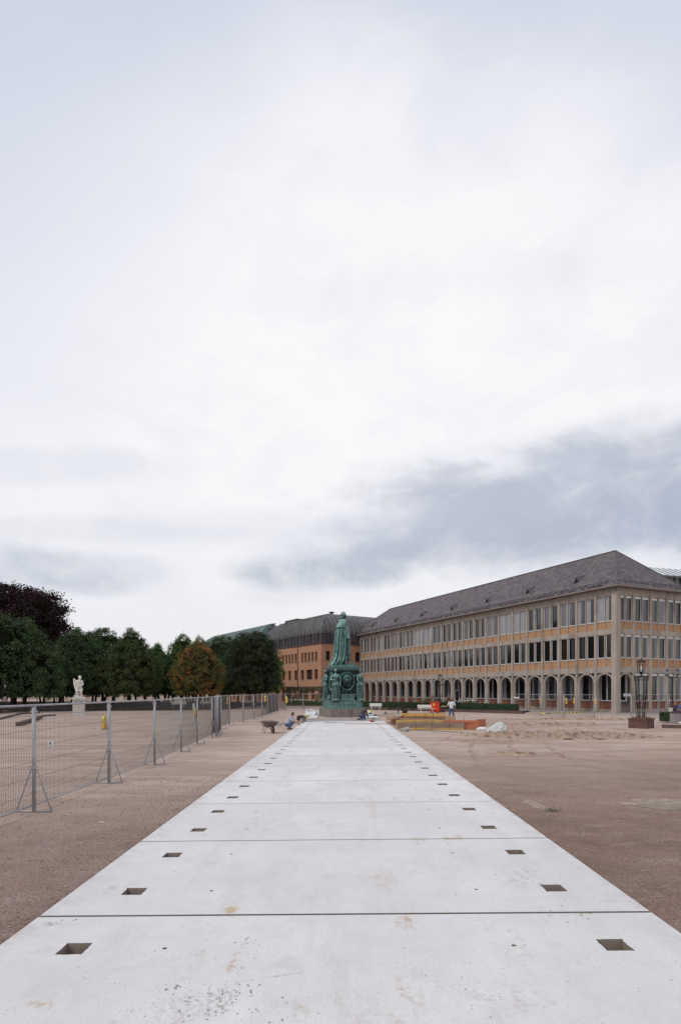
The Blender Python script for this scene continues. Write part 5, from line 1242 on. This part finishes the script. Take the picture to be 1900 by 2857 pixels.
# ------------------------------------------------------------------ iron lamps
def lattice_lamp(name, p, label, plinth=.69, hs=2.6, pw=.80, s=1.0, rz=.6, group='iron lattice lamps'):
    T = thing(name, p, label, 'street lamp', group, rz)
    m = MB(); m.prism([(x * pw, y * pw) for x, y in ((-1, -1), (1, -1), (1, 1), (-1, 1))], 0, plinth - .14); m.box(-pw - .04, pw + .04, -pw - .04, pw + .04, plinth - .14, plinth - .06); m.box(-pw * .75, pw * .75, -pw * .75, pw * .75, plinth - .06, plinth)
    m.build('plinth', REDST, T)
    z0 = plinth; z1 = plinth + hs; a0, a1 = .13 * s, .27 * s; m = MB(); C4 = ((-1, -1), (1, -1), (1, 1), (-1, 1))
    for k in range(4):
        (x, y), (u, v) = C4[k], C4[(k + 1) % 4]; m.bar((x * a0, y * a0, z0), (x * a1, y * a1, z1), .045 * s)
        for f in (.03, .22, .55, .93, .99): q = a0 + (a1 - a0) * f; zz = z0 + hs * f; m.bar((x * q, y * q, zz), (u * q, v * q, zz), .035 * s)
        for f0, f1 in ((.22, .40), (.40, .55)):
            qa, qb = a0 + (a1 - a0) * f0, a0 + (a1 - a0) * f1; m.bar((x * qa, y * qa, z0 + hs * f0), (u * qb, v * qb, z0 + hs * f1), .022 * s); m.bar((u * qa, v * qa, z0 + hs * f0), (x * qb, y * qb, z0 + hs * f1), .022 * s)
    m.build('lattice', IRON, T)
    for dx_, dy_ in ((1, 0), (-1, 0), (0, 1), (0, -1)):
        for (zz, q, w_, h_) in ((z1 - .22, a1, .17, .30), (z0 + .03, a0, .16, .24)):
            m = MB(); P_ = lambda o_, z: (dx_ * (q + o_), dy_ * (q + o_), z)
            m.bar(P_(0, zz + h_), P_(w_, zz + h_), .03 * s); m.bar(P_(w_, zz + h_), P_(w_, zz), .03 * s); m.bar(P_(w_, zz), P_(.02, zz), .03 * s); m.bar(P_(w_ * .55, zz), P_(w_ * .55, zz + h_ * .6), .02 * s); m.build('scroll_bracket', IRON, T)
    m = MB(); zb = z1; m.box(-a1 * 1.1, a1 * 1.1, -a1 * 1.1, a1 * 1.1, zb - .04, zb + .03); m.lathe([(.07, 0), (.04, .1), (.09, .18), (.12, .26), (.17, .30)], (0, 0, zb + .03), 8)
    L0 = zb + .30; l0, l1, lh = (.155, .175, .66) if s != .95 else (.13, .19, .62)
    for (x, y) in C4: m.bar((x * l0, y * l0, L0), (x * l1, y * l1, L0 + lh), .026)
    for k in range(4):
        (x, y), (u, v) = C4[k], C4[(k + 1) % 4]; m.bar((x * l0, y * l0, L0), (u * l0, v * l0, L0), .03); m.bar((x * l1, y * l1, L0 + lh), (u * l1, v * l1, L0 + lh), .04); m.bar(((x + u) / 2 * l0, (y + v) / 2 * l0, L0), ((x + u) / 2 * l1, (y + v) / 2 * l1, L0 + lh), .018)
    m.lathe([(.29, 0), (.20, .08), (.09, .13), (.05, .20), (.015, .28)] if s == .95 else [(.25, -.02), (.26, .05), (.12, .10), (.05, .12), (.04, .2), (.012, .26)], (0, 0, L0 + lh), 8)
    ln = m.build('lantern', IRON, T); m = MB(); m.cap((0, 0, L0 + .12), (0, 0, L0 + .34), .035, .055); m.tube([(0, 0, L0), (0, 0, L0 + .1)], .02, 6); m.build('bulb', WHITE, ln)
    return T
lattice_lamp('lattice_lamp', at(1808.5, 2033.8) + Vector((0, .9, 0)), 'iron lattice lamp on a red sandstone plinth at the right', .69, 2.55, .56, 1, .72)
lattice_lamp('lattice_lamp', atd(1227, 65.5), 'iron lattice lamp in the flower bed behind the red box', .6, 2.55, .4, .9, .5)
lattice_lamp('lattice_lamp', atd(15, 62), 'dark iron lattice lamp against the trees at the left edge', .35, 2.0, .3, .95, .4)
def globe_lamp():
    p = atd(1875, 57); T = thing('candelabra_lamp', p, 'dark cast iron post with glass lanterns on outspread arms, far right', 'street lamp')
    zt = zat(1890, 57); m = MB(); m.lathe([(.22, 0), (.22, .3), (.12, .4), (.075, .8), (.06, zt - .5), (.10, zt - .4), (.06, zt - .3), (.09, zt)], (0, 0, 0), 12); m.build('post', IRON, T)
    m = MB(); L_ = []
    for k in range(4):
        a = .3 + k * PI / 2; c = Vector((math.cos(a), math.sin(a), 0)); m.tube([(0, 0, zt - .05), tuple(c * .35 + Vector((0, 0, zt - .0))), tuple(c * .62 + Vector((0, 0, zt + .2)))], [.05, .04, .05], 6); m.lathe([(.05, 0), (.16, .06), (.17, .1)], tuple(c * .62 + Vector((0, 0, zt + .18))), 8); L_.append(c * .62)
    m.build('arm', IRON, T)
    for c in L_:
        m = MB(); m.lathe([(.12, 0), (.17, .34)], (c.x, c.y, zt + .28), 6); l = m.build('lantern', m_glass('lantern_glass', (.25, .28, .30), .15), T); m = MB(); m.lathe([(.21, 0), (.13, .1), (.04, .16), (.01, .26)], (c.x, c.y, zt + .62), 6); m.build('cap', mat('blue_iron', (.05, .07, .11), (.03, .045, .07), 4), l)
globe_lamp()

# ------------------------------------------------------------------ benches, bins, machines
def bench(p, rz, label, L_=1.6, group='white park benches'):
    T = thing('park_bench', p, label, 'bench', group, rz); m = MB()
    for k in range(4): m.box(-L_ / 2, L_ / 2, -.42 + k * .105, -.42 + k * .105 + .085, .43, .465)
    m.build('seat', WHITE, T); m = MB()
    for k in range(2): z = .56 + k * .17; m.bar((-L_ / 2, .03 + .05 * k + .03, z + .07), (L_ / 2, .03 + .05 * k + .03, z + .07), .03, .145)
    m.build('backrest', WHITE, T)
    for x in (-L_ * .33, L_ * .33):
        m = MB(); m.tube([(x, -.38, 0), (x, -.34, .42)], .028, 6); m.tube([(x, .16, 0), (x, .0, .43), (x, .07, .85)], .028, 6); m.tube([(x, -.36, .42), (x, .0, .42)], .022, 6); m.build('leg', WHITE, T)
    return T
bench(at(1048, 1982.3), -.1, 'white slatted park bench nearest the monument, before the hedge', 1.5)
bench(at(1189, 1988.8), .0, 'white slatted park bench half hidden by the red box', 1.9)
for i, (px, py) in enumerate(((500, 1974), (580, 1972), (690, 1968.5))): bench(at(px, py), .1, 'distant park bench under the trees behind the left fence, %s from the left' % ORD[i], 2.2, 'distant benches under the trees')
def red_box():
    p = at(1212.5, 1988.5); T = thing('site_box', p, 'bright red upright site box with a yellow sticker before the hedge', 'equipment box', None, .12)
    m = MB(); m.box(-.42, .42, -.3, .3, .10, 1.12); m.build('body', REDP, T); m = MB(); m.box(-.45, .45, -.33, .33, 1.12, 1.17); m.build('lid', REDP, T); m = MB(); m.box(-.02, .02, -.312, -.301, .12, 1.10); m.box(.25, .30, -.33, -.301, .55, .68, 1); m.build('door_seam', [mat('dark_red', (.4, .03, .015)), IRON], T)
    m = MB(); m.box(-.27, -.07, -.308, -.3012, .78, 1.02); m.box(-.22, -.12, -.3095, -.3085, .86, .95, 1); m.build('sticker', [LENS, WOODY], T)
    m = MB()
    for x in (-.33, .33): m.box(x - .06, x + .06, -.25, .25, 0, .10)
    m.build('skid', BLACK, T)
red_box()
def wheelbarrow():
    p = at(753, 2045); T = thing('wheelbarrow', p, 'mortar-caked wheelbarrow with rusty legs on the left gravel', 'wheelbarrow', None, R(-62))
    # local: x forward (wheel), y side; placed so the wheel points towards the camera
    m = MB(); top = [(.55, -.34, .64), (.55, .34, .64), (-.42, .38, .66), (-.42, -.38, .66)]; bot = [(.22, -.16, .33), (.22, .16, .33), (-.25, .2, .35), (-.25, -.2, .35)]
    ti = [(x * .96, y * .95, z) for x, y, z in top]; bi = [(x * .9, y * .9, z + .02) for x, y, z in bot]
    m.add(top + bot + ti + bi, [(k, (k + 1) % 4, 4 + (k + 1) % 4, 4 + k) for k in range(4)] + [(4, 5, 6, 7)] + [(8 + k, 12 + k, 12 + (k + 1) % 4, 8 + (k + 1) % 4) for k in range(4)] + [(15, 14, 13, 12)] + [(k, 8 + k, 8 + (k + 1) % 4, (k + 1) % 4) for k in range(4)])
    for k in range(4): m.tube([top[k], top[(k + 1) % 4]], .014, 6)
    m.build('tray', TRAY, T, False, True)
    m = MB()
    for s in (-1, 1): m.tube([(.52, s * .06, .20), (.2, s * .18, .31), (-.45, s * .24, .40), (-1.0, s * .28, .62)], .017, 8)
    m.build('handle_frame', RUST, T)
    for s in (-1, 1): m = MB(); m.tube([(-.05, s * .20, .36), (-.12, s * .24, .0), (-.40, s * .24, .0), (-.42, s * .22, .40)], .016, 8); m.build('leg', RUST, T)
    m = MB(); n = 20; m.tube([(.52 + .165 * math.cos(2 * PI * k / n), 0, .20 + .165 * math.sin(2 * PI * k / n)) for k in range(n + 1)], .036, 8); w_ = m.build('wheel', RUB, T, True)
    m = MB(); m.tube([(.52, -.03, .20), (.52, .03, .20)], .13, 14); m.tube([(.52, -.08, .20), (.52, .08, .20)], .015, 6); m.build('rim', RUST, w_)
wheelbarrow()

# timber formwork -------------------------------------------------
def board(x0, y0, x1, y1, z0, z1, t, mt, label, name='formwork_board', cat='board', group='formwork boards'):
    a = Vector((x0, y0, 0)); b = Vector((x1, y1, 0)); L_ = (b - a).length; m = MB(); m.box(0, L_, 0, t, 0, z1 - z0)
    o = m.build(name, mt); o.location = (x0, y0, z0); o.rotation_euler.z = math.atan2((b - a).y, (b - a).x)
    bv = o.modifiers.new('b', 'BEVEL'); bv.width = .006; return tag(o, label, cat, group)
def X(px, d): p = atd(px, d); return p.x
board(3.35, 35.6, X(1291, 35.6), 35.3, .12, .44, .05, WOODB, 'long weathered brown board on the front of the formwork')
board(3.25, 35.75, X(1240, 35.7), 35.6, .44, .56, .12, WOODY, 'yellow beam along the top of the front formwork')
board(3.5, 35.45, X(1291, 35.4), 35.2, .015, .11, .08, WOODY, 'yellow beam at the foot of the front formwork')
for i in range(3): board(X(1235 if i == 2 else 1290, 35.5), 35.50 - .01 * i, X(1332, 35.5), 35.35, .02 + .185 * i, .2 + .185 * i, .05, WOODR, 'red formwork plank at the right end of the front, %s from the ground' % ORD[i])
board(X(1330, 37.5), 37.6, X(1361, 37.5), 38.2, .02, .52, .05, WOODR, 'faded red formwork board standing behind the red planks')
board(4.7, 47.4, X(1241, 47.4), 47.2, .30, .56, .06, WOODY, 'bright yellow board along the rear of the formwork')
board(3.5, 47.6, X(1241, 47.4), 47.45, .01, .30, .05, WOODT, 'pale tan board below the rear yellow board')
board(3.25, 39.5, 4.9, 47.2, .1, .42, .05, mat('rust_board', (.33, .14, .07), (.26, .11, .06), 4), 'reddish brown board slanting along the walkway edge')
board(X(1240, 47.2), 47.1, X(1268, 44), 44, .02, .4, .06, WOODT, 'short pale board behind the standing man')
board(3.3, 36.6, X(1330, 37), 36.9, .0, .5, .05, WOODT, 'tan inner board behind the front formwork')
board(3.1, 41.5, 6.9, 37.6, .42, .46, .06, WOODT, 'thin plank laid diagonally across the formwork')
mound('soil_heap', 5.6, 42.2, 2.6, 4.6, .28, mat('red_soil', (.30, .165, .10), (.22, .12, .075), 4, .95, .5, 20), 'reddish brown soil filling the space between the formwork walls', 'soil', 9, .15)
for i, (px, py0, py1, lean) in enumerate(((1100, 2034, 1997, 0), (1160, 2035, 1990, -2), (1205, 2035, 1978, 4), (1252, 2037, 2003, 0), (1294, 2012, 1999, 0), (1185, 2010, 1988, 0))):
    d = 35.1 if i < 4 else 46.5; a = atd(px, d, 0); z = zat(py1, d); m = MB(); m.tube([(0, 0, 0), (lean / F * d, .02, z)], .014, 6); o = m.build('steel_rod', RUST); o.location = a
    tag(o, 'thin rusty steel rod driven in beside the formwork, %s' % ('leaning one, third from the left' if i == 2 else ORD[i] + ' of six'), 'rod', 'steel rods of the formwork')
m = MB(); m.tube([tuple(at(1108, 2035.5, .02)), tuple(at(1190, 2038, .02)), tuple(at(1290, 2042.5, .02))], .02, 6); tag(m.build('thin_pole', WOODB), 'thin dark pole lying on the ground before the formwork', 'pole')
def sack():
    m = MB(); r = random.Random(9)
    m.loft([(0, 0, .0, .50, .36, .06), (.03, 0, .10, .55, .40, .10), (.10, 0, .24, .46, .36, .12), (.17, 0, .38, .33, .27, .13), (.21, 0, .50, .21, .18, .12), (.23, 0, .58, .08, .07, 0)], 40, [(5, 1, 1), (9, 3, .6), (3, .5, .8)])
    m.cap((-.2, -.32, .14), (-.55, -.38, .08), .13, .08); m.cap((.1, -.34, .1), (-.15, -.42, .07), .12, .09); m.cap((-.1, -.30, .26), (-.5, -.2, .20), .08, .04); m.cap((.40, -.2, .12), (.5, .0, .2), .15, .12)
    for k in range(5): m.cap((-.35 + k * .12, -.40, .10 + .05 * (k % 2)), (-.30 + k * .12, -.44, .04), .045, .05)
    o = remesh(m, 'sack', SACK, .025, None, 1); o.location = at(1384, 2043); o.scale = (.98, .95, 1.02); tag(o, 'big crumpled grey-white sack at the right end of the formwork', 'sack')
    m = MB(); m.loft([(0, 0, 0, .36, .22, .1), (0, 0, .10, .34, .2, .12), (0, 0, .17, .2, .12, .1)], 32, [(5, 0, 1), (8, 1, .7)]); o = remesh(m, 'plastic_sheet', PLAST, .025, None, 1); o.location = at(1345, 2037) + Vector((0, .3, 0)); tag(o, 'crumpled white plastic sheet between red planks and sack', 'plastic sheet')
    m = MB(); m.cap((0, 0, .1), (.2, .1, .14), .12, .14); m.box(-.2, .1, -.12, .12, 0, .18); o = remesh(m, 'cement_lump', mat('cement_grey', (.36, .38, .36), (.27, .28, .27), 9), .02, None, 1); o.location = at(1128, 2041); tag(o, 'grey cement lump at the walkway edge before the formwork', 'cement lump')
sack()
def white_sheet():
    m = MB(); r = random.Random(4)
    for k in range(16): a = Vector((r.uniform(-.5, .5), r.uniform(-.6, .6), .1)); m.cap(a, a + Vector((r.uniform(-.2, .2), r.uniform(-.2, .2), r.uniform(.1, .55))), r.uniform(.10, .18), .05, 8)
    m.loft([(0, 0, 0, .7, .8, .08), (0, 0, .2, .6, .7, .1), (.1, 0, .3, .4, .5, .1)], 32, [(5, 0, 1), (7, 2, .6)]); o = remesh(m, 'plastic_sheet', PLAST, .04, None, 0); o.location = at(868, 1997) + Vector((0, .6, 0)); tag(o, 'heap of crumpled white plastic sheeting left of the monument base', 'plastic sheet')
white_sheet()
def bucket(p, r0, h, mt, label, handle=True, s=1.0):
    T = thing('bucket', p, label, 'bucket', 'buckets around the monument'); m = MB(); m.lathe([(r0 * .8, 0), (r0, h), (r0 * 1.06, h), (r0 * 1.06, h - .03), (r0 * .98, h - .03), (r0 * .78, .02)], (0, 0, 0), 16); m.build('pail', mt, T, False, True)
    m = MB(); m.tube([(r0 * math.cos(a * PI / 8), .02, h + r0 * .5 * math.sin(a * PI / 8)) for a in range(9)], .008, 5); m.build('handle', IRON, T)
bucket(at(1036, 1989.5, .06), .15, .30, LIME, 'lime yellow bucket right of the monument base'); bucket(at(1033, 1993, .06), .17, .14, BLUE, 'dark blue bucket in front of the lime yellow one')
bucket(at(854, 1999.5, .03), .20, .15, LIME, 'flat lime yellow tub left of the monument base'); bucket(at(848, 2013, .05), .18, .28, mat('grey_pail', (.12, .115, .11), (.2, .19, .18), 6), 'grey mortar bucket beside the squatting worker')
m = MB(); m.ell((0, 0, .07), (.13, .12, .09)); m.cap((.05, 0, .05), (.2, .05, .05), .05, .05); o = remesh(m, 'tool_bag', mat('red_cloth_bag', (.45, .08, .06), (.3, .06, .05), 6), .015); o.location = at(1036, 2014, .09); tag(o, 'small red tool pouch on the walkway right of the kneeling worker', 'bag')
def plank(a, b, label, w_=.12, t=.03, mt=WOODT):
    m = MB(); m.bar((0, 0, 0), tuple(b - a), w_, t); o = m.build('plank', mt); o.location = a; return tag(o, label, 'plank', 'planks lying near the monument')
plank(at(905, 2016, .05), at(967, 2017.5, .05), 'dark narrow plank across the walkway, left of two', .14, .05, WOODB); plank(at(966, 2019, .06), at(1082, 2020, .10), 'brown long plank across the walkway, right of two', .12, .06, mat('pink_plank', (.42, .27, .21), (.36, .22, .17), 6))
plank(at(770, 2021.5, .05), at(790, 2018, .05), 'grey board lying between wheelbarrow and squatting worker', .3, .04, PAVE); plank(at(768, 2023, .02), at(784, 2027, .02), 'pale short board beside the wheelbarrow handles', .2, .03, PAVE)
plank(at(855, 2008.5, .2), at(878, 2006, .25), 'tan plank propped beside the grey mortar bucket', .15, .05)
m = MB(); m.box(-.05, .05, -.05, .05, 0, .2); m.box(-.055, .055, -.055, .055, .2, .215); o = m.build('wooden_peg', WOODT); o.location = at(835.5, 2024, .03); tag(o, 'small wooden peg at the left edge of the walkway', 'peg')
m = MB(); m.cap((-.2, 0, .35), (.12, 0, .38), .12, .10); m.cap((.12, 0, .38), (.35, 0, .33), .06, .05); m.box(-.25, -.05, -.1, .1, .05, .3); m.cap((-.25, 0, .3), (-.35, 0, .12), .05, .04); o = remesh(m, 'angle_grinder', BLACK, .02); o.location = at(840, 2013, .04); tag(o, 'black power tool lying beside the grey bucket at left', 'power tool')
mound('sand_heap', at(828, 2019).x, at(828, 2019).y + .3, .55, .5, .30, mat('mortar_sand', (.30, .24, .19), (.22, .17, .13), 6), 'small heap of mortar sand beside the squatting worker', 'sand', 6, .05, .5)
def machine():
    T = thing('saw_bench', at(1121, 1991.5), 'black folding saw bench with motor before the hedge', 'machine', None, .1); m = MB()
    for x in (-.42, .1): m.bar((x, -.2, 0), (x + .05, 0, .58), .05); m.bar((x, .25, 0), (x + .05, .1, .58), .05)
    m.bar((-.42, -.2, .2), (.12, -.2, .2), .04); m.build('leg', BLACK, T); m = MB(); m.box(-.48, .28, -.22, .28, .58, .64); m.build('tabletop', BLACK, T)
    m = MB(); m.cap((.3, 0, .25), (.42, 0, .3), .22, .2); m.box(.1, .6, -.15, .15, 0, .12); remesh(m, 'motor', BLACK, .03, T, 1)
machine()
m = MB(); m.box(-.14, .14, -.1, .1, .0, .2); m.box(-.1, .1, -.08, .08, .2, .24); m.tube([(-.1, 0, .24), (-.1, 0, .32), (.1, 0, .32), (.1, 0, .24)], .012, 6); o = m.build('junction_box', mat('grey_green_box', (.18, .2, .18), (.13, .14, .13), 6)); o.location = at(1075.5, 1992.5); tag(o, 'small grey power box with carrying handle right of the buckets', 'power box')
m = MB(); m.tube([tuple(at(px, py, .02)) for px, py in ((1081, 1991), (1088, 1989), (1093, 1991), (1100, 1987.5), (1104, 1986))], .015, 6); tag(m.build('cable', BLACK), 'thin dark cable curling on the ground behind the buckets', 'cable')
m = MB(); m.box(-.16, .12, -.1, .1, 0, .10); m.cap((.0, 0, .1), (.2, 0, .1), .07, .05); o = remesh(m, 'shoe_pile', BLACK, .02); o.location = at(1045, 1998, .06); tag(o, 'dark cloth bundle on the white slab right of the monument', 'bundle')
m = MB(); m.box(-.12, .12, -.07, .07, 0, .12); o = m.build('brick', WOODB); o.location = at(1041, 2007, .09); tag(o, 'grey brick on the walkway right of the kneeling worker', 'brick')

# right-edge hedge, bin, kerb
hedge(at(1836, 2016), at(1869, 2017), .1, .76, 1.2, 'dark clipped hedge between the lamp plinth and the grey bin', 260); hedge(at(1896, 2017), at(1960, 2019), .1, .76, 1.2, 'dark clipped hedge cut by the right edge beyond the grey bin', 260)
kerb_run([at(1846, 2031), at(1990, 2034)], .22, .4); 
def bin_():
    T = thing('litter_bin', at(1883, 2018), 'square grey concrete litter bin in the gap of the right-hand hedge', 'litter bin', None, .2); m = MB(); m.box(-.25, .25, -.25, .25, .04, .74); m.box(-.21, .21, -.21, .21, 0, .04); m.build('body', mat('bin_concrete', (.27, .25, .25), (.22, .2, .2), 5, .9, stretch=(6, 6, .4)), T)
    m = MB(); m.box(-.27, .27, -.27, .27, .74, .78); m.build('rim', mat('bin_rim', (.06, .055, .055)), T)
bin_()
m = MB(); m.ell((0, 0, .05), (.15, .10, .05), 12, 6); o = m.build('plastic_bag', PLAST); o.location = at(1897, 2018, .15); tag(o, 'small white plastic bag before the right-hand hedge', 'bag')

# ------------------------------------------------------------------ people
def hand(m, w_, d, side, s=1.0):
    d = Vector(d).normalized(); up = Vector((0, 0, 1)) if abs(d.z) < .8 else Vector((0, 1, 0)); a = d.cross(up).normalized(); n_ = a.cross(d); w_ = Vector(w_)
    m.cap(w_, w_ + d * .06 * s, .026 * s, .034 * s)
    for f, L_ in enumerate((.068, .078, .073, .058)):
        b = w_ + d * .085 * s + a * (f - 1.5) * .019 * s; k = b + d * L_ * .55 * s; m.cap(b, k, .0095 * s, .009 * s, 6); m.cap(k, k + (d * .8 - n_ * .6).normalized() * L_ * .5 * s, .009 * s, .0075 * s, 6)
    b = w_ + d * .02 * s + a * side * .03 * s; m.cap(b, b + (d + a * side * .8).normalized() * .055 * s, .012 * s, .009 * s, 6)
def person(p, rz, J, cl, label, hair=HAIR, short=True, group=None):
    """J: joints in the person's own frame (x right, -y forward). One continuous body, clothing and hair as children."""
    T = thing('person', p, label, 'person', group, rz); j = {k: Vector(v) for k, v in J.items()}; m = MB()
    hd = j['head']; f = (j.get('look', Vector((0, -1, 0)))).normalized(); up = (hd - j['neck']).normalized(); sdv = f.cross(up).normalized(); rot = Matrix((sdv, -f, up)).transposed().to_3x3() if True else None
    rot = Matrix([[sdv[i], -f[i], up[i]] for i in range(3)])
    L = lambda v: hd + rot @ Vector(v)
    m.ell(hd, (.075, .095, .115), 16, 12, rot); m.ell(L((0, -.045, -.055)), (.052, .05, .06), 12, 8, rot); m.cap(L((0, -.092, .01)), L((0, -.112, -.025)), .010, .016, 6); m.cap(L((-.02, -.088, -.062)), L((.02, -.088, -.062)), .009, .009, 6)
    for s in (-1, 1): m.ell(L((s * .077, .005, -.01)), (.012, .022, .033), 8, 6, rot); m.ell(L((s * .032, -.083, .012)), (.015, .010, .009), 8, 6, rot); m.cap(L((s * .018, -.091, .032)), L((s * .05, -.082, .03)), .008, .007, 6)
    m.cap(j['neck'], hd - up * .05, .055, .05); m.cap(j['chest'], j['neck'], .13, .06); m.cap(j['pelvis'], j['chest'], .13, .145)
    for s, S in ((-1, 'l'), (1, 'r')):
        m.cap(j['chest'] * .35 + j['sh' + S] * .65, j['sh' + S], .07, .06); m.cap(j['sh' + S], j['el' + S], .052, .042); m.cap(j['el' + S], j['wr' + S], .041, .027); hand(m, j['wr' + S], j['wr' + S] - j['el' + S], s)
        m.cap(j['pelvis'] * .5 + j['hp' + S] * .5, j['hp' + S], .10, .09); m.cap(j['hp' + S], j['kn' + S], .082, .056); m.cap(j['kn' + S], j['an' + S], .054, .038); m.cap(j['an' + S] - Vector((0, 0, .03)), j['to' + S], .038, .03)
    remesh(m, 'body', SKIN, .0085, T, 2)
    m = MB(); m.cap(j['pelvis'] + (j['chest'] - j['pelvis']) * .12, j['chest'], .155, .165); m.cap(j['chest'], j['chest'] * .3 + j['neck'] * .7, .16, .09)
    for S in 'lr':
        m.cap(j['chest'] * .4 + j['sh' + S] * .6, j['sh' + S], .10, .082); e_ = j['el' + S]
        if short: m.cap(j['sh' + S], j['sh' + S].lerp(e_, .75), .078, .072)
        else: m.cap(j['sh' + S], e_, .076, .06); m.cap(e_, e_.lerp(j['wr' + S], .88), .058, .045)
    remesh(m, 'shirt', cl[0], .014, T, 2)
    m = MB(); m.cap(j['pelvis'], j['pelvis'] + (j['chest'] - j['pelvis']) * .1, .15, .145)
    for S in 'lr': m.cap(j['pelvis'] * .4 + j['hp' + S] * .6, j['hp' + S], .125, .112); m.cap(j['hp' + S], j['kn' + S], .108, .078); m.cap(j['kn' + S], j['an' + S] + (j['kn' + S] - j['an' + S]).normalized() * .02, .076, .06)
    remesh(m, 'trousers', cl[1], .014, T, 2)
    for S in 'lr': m = MB(); m.cap(j['an' + S] - Vector((0, 0, .035)), j['to' + S], .05, .042); m.cap(j['an' + S], j['an' + S] - Vector((0, 0, .04)), .048, .05); remesh(m, 'shoe', cl[2], .012, T, 1)
    m = MB(); m.ell(L((0, .018, .028)), (.086, .098, .102), 16, 10, rot); m.ell(L((0, .045, -.03)), (.075, .065, .08), 12, 8, rot); remesh(m, 'hair', hair, .012, T, 1)
    return T
# squatting worker at the left edge (faces right: rotate so -y points to +x)
person(at(806, 2035), R(80), dict(pelvis=(0, .12, .30), chest=(0, -.08, .62), neck=(0, -.17, .80), head=(0, -.25, .92), look=(0, -.8, -.55),
    shl=(-.17, -.12, .72), shr=(.17, -.12, .72), ell=(-.20, -.32, .52), elr=(.20, -.30, .50), wrl=(-.14, -.50, .42), wrr=(.12, -.52, .36),
    hpl=(-.10, .12, .28), hpr=(.10, .12, .28), knl=(-.15, -.28, .40), knr=(.14, -.26, .42), anl=(-.14, .0, .08), anr=(.13, .03, .08), tol=(-.15, -.19, .035), tor=(.14, -.17, .035)),
    (SHIRT, JEANS, SHOE), 'worker with dark hair, striped grey-blue shirt and jeans squatting at the walkway edge')
# kneeling worker, back to the camera, bent forward to the left
person(at(1010, 2011, .07) + Vector((0, .0, .07)), R(180 - 55), dict(pelvis=(0, .14, .42), chest=(0, -.16, .66), neck=(0, -.34, .74), head=(0, -.47, .80), look=(0, -.9, -.5),
    shl=(-.19, -.26, .70), shr=(.19, -.26, .70), ell=(-.23, -.34, .42), elr=(.23, -.36, .42), wrl=(-.20, -.42, .18), wrr=(.18, -.48, .16),
    hpl=(-.10, .14, .38), hpr=(.10, .14, .38), knl=(-.15, -.16, .09), knr=(.15, -.20, .09), anl=(-.14, .26, .08), anr=(.14, .24, .08), tol=(-.14, .40, .05), tor=(.14, .38, .05)),
    (BROWN, JEANS, SHOE), 'worker in dark brown pullover and jeans kneeling bent over before the granite base', HAIR, False)
# standing man with a short board
SM = at(1259, 2008.6); person(SM, R(178), dict(pelvis=(0, .02, .92), chest=(0, -.02, 1.28), neck=(0, -.03, 1.48), head=(0, -.08, 1.61), look=(0, -.9, -.3),
    shl=(-.19, -.01, 1.42), shr=(.19, -.01, 1.42), ell=(-.30, .02, 1.15), elr=(.27, -.05, 1.16), wrl=(-.30, -.08, .92), wrr=(.33, -.26, 1.10),
    hpl=(-.10, .02, .90), hpr=(.10, .02, .90), knl=(-.16, -.07, .49), knr=(.14, .03, .49), anl=(-.20, .0, .09), anr=(.15, .12, .09), tol=(-.22, -.14, .035), tor=(.16, -.03, .035)),
    (TEE, JEANS, SHOE), 'man in white T-shirt and jeans standing in the formwork, back turned', HAIRB)
m = MB(); m.bar((-.36, 0, 0), (.30, .06, .03), .14, .07); o = m.build('wooden_beam', mat('pale_beam', (.50, .34, .19), (.42, .28, .16), 6)); o.location = SM + Vector((-.42, .22, 1.10)); tag(o, 'short pale wooden beam held by the standing man', 'beam')
# two people sitting at the right edge, on a bench
bench(atd(1893, 52.0), .1, 'white bench at the right edge carrying two seated people', 1.8)
sit = dict(pelvis=(0, .05, .56), chest=(0, .02, .94), neck=(0, .0, 1.14), head=(0, -.04, 1.27), look=(0, -1, -.2), shl=(-.18, .01, 1.08), shr=(.18, .01, 1.08), ell=(-.24, -.1, .84), elr=(.24, -.1, .84), wrl=(-.12, -.30, .74), wrr=(.12, -.30, .74),
    hpl=(-.10, .04, .54), hpr=(.10, .04, .54), knl=(-.13, -.40, .52), knr=(.13, -.40, .52), anl=(-.13, -.42, .09), anr=(.14, -.36, .09), tol=(-.13, -.58, .04), tor=(.15, -.52, .04))
person(atd(1882, 51.8), .3, sit, (PURP, PURP, SHOE), 'seated person in dark plum clothes behind the grey litter bin', mat('red_hair', (.30, .06, .05), (.25, .05, .045), 9), False)
person(atd(1898, 51.8), -.2, dict(sit), (BLUC, BLUC, SHOE), 'seated person in blue cut by the right edge of the photo', HAIRB, False)
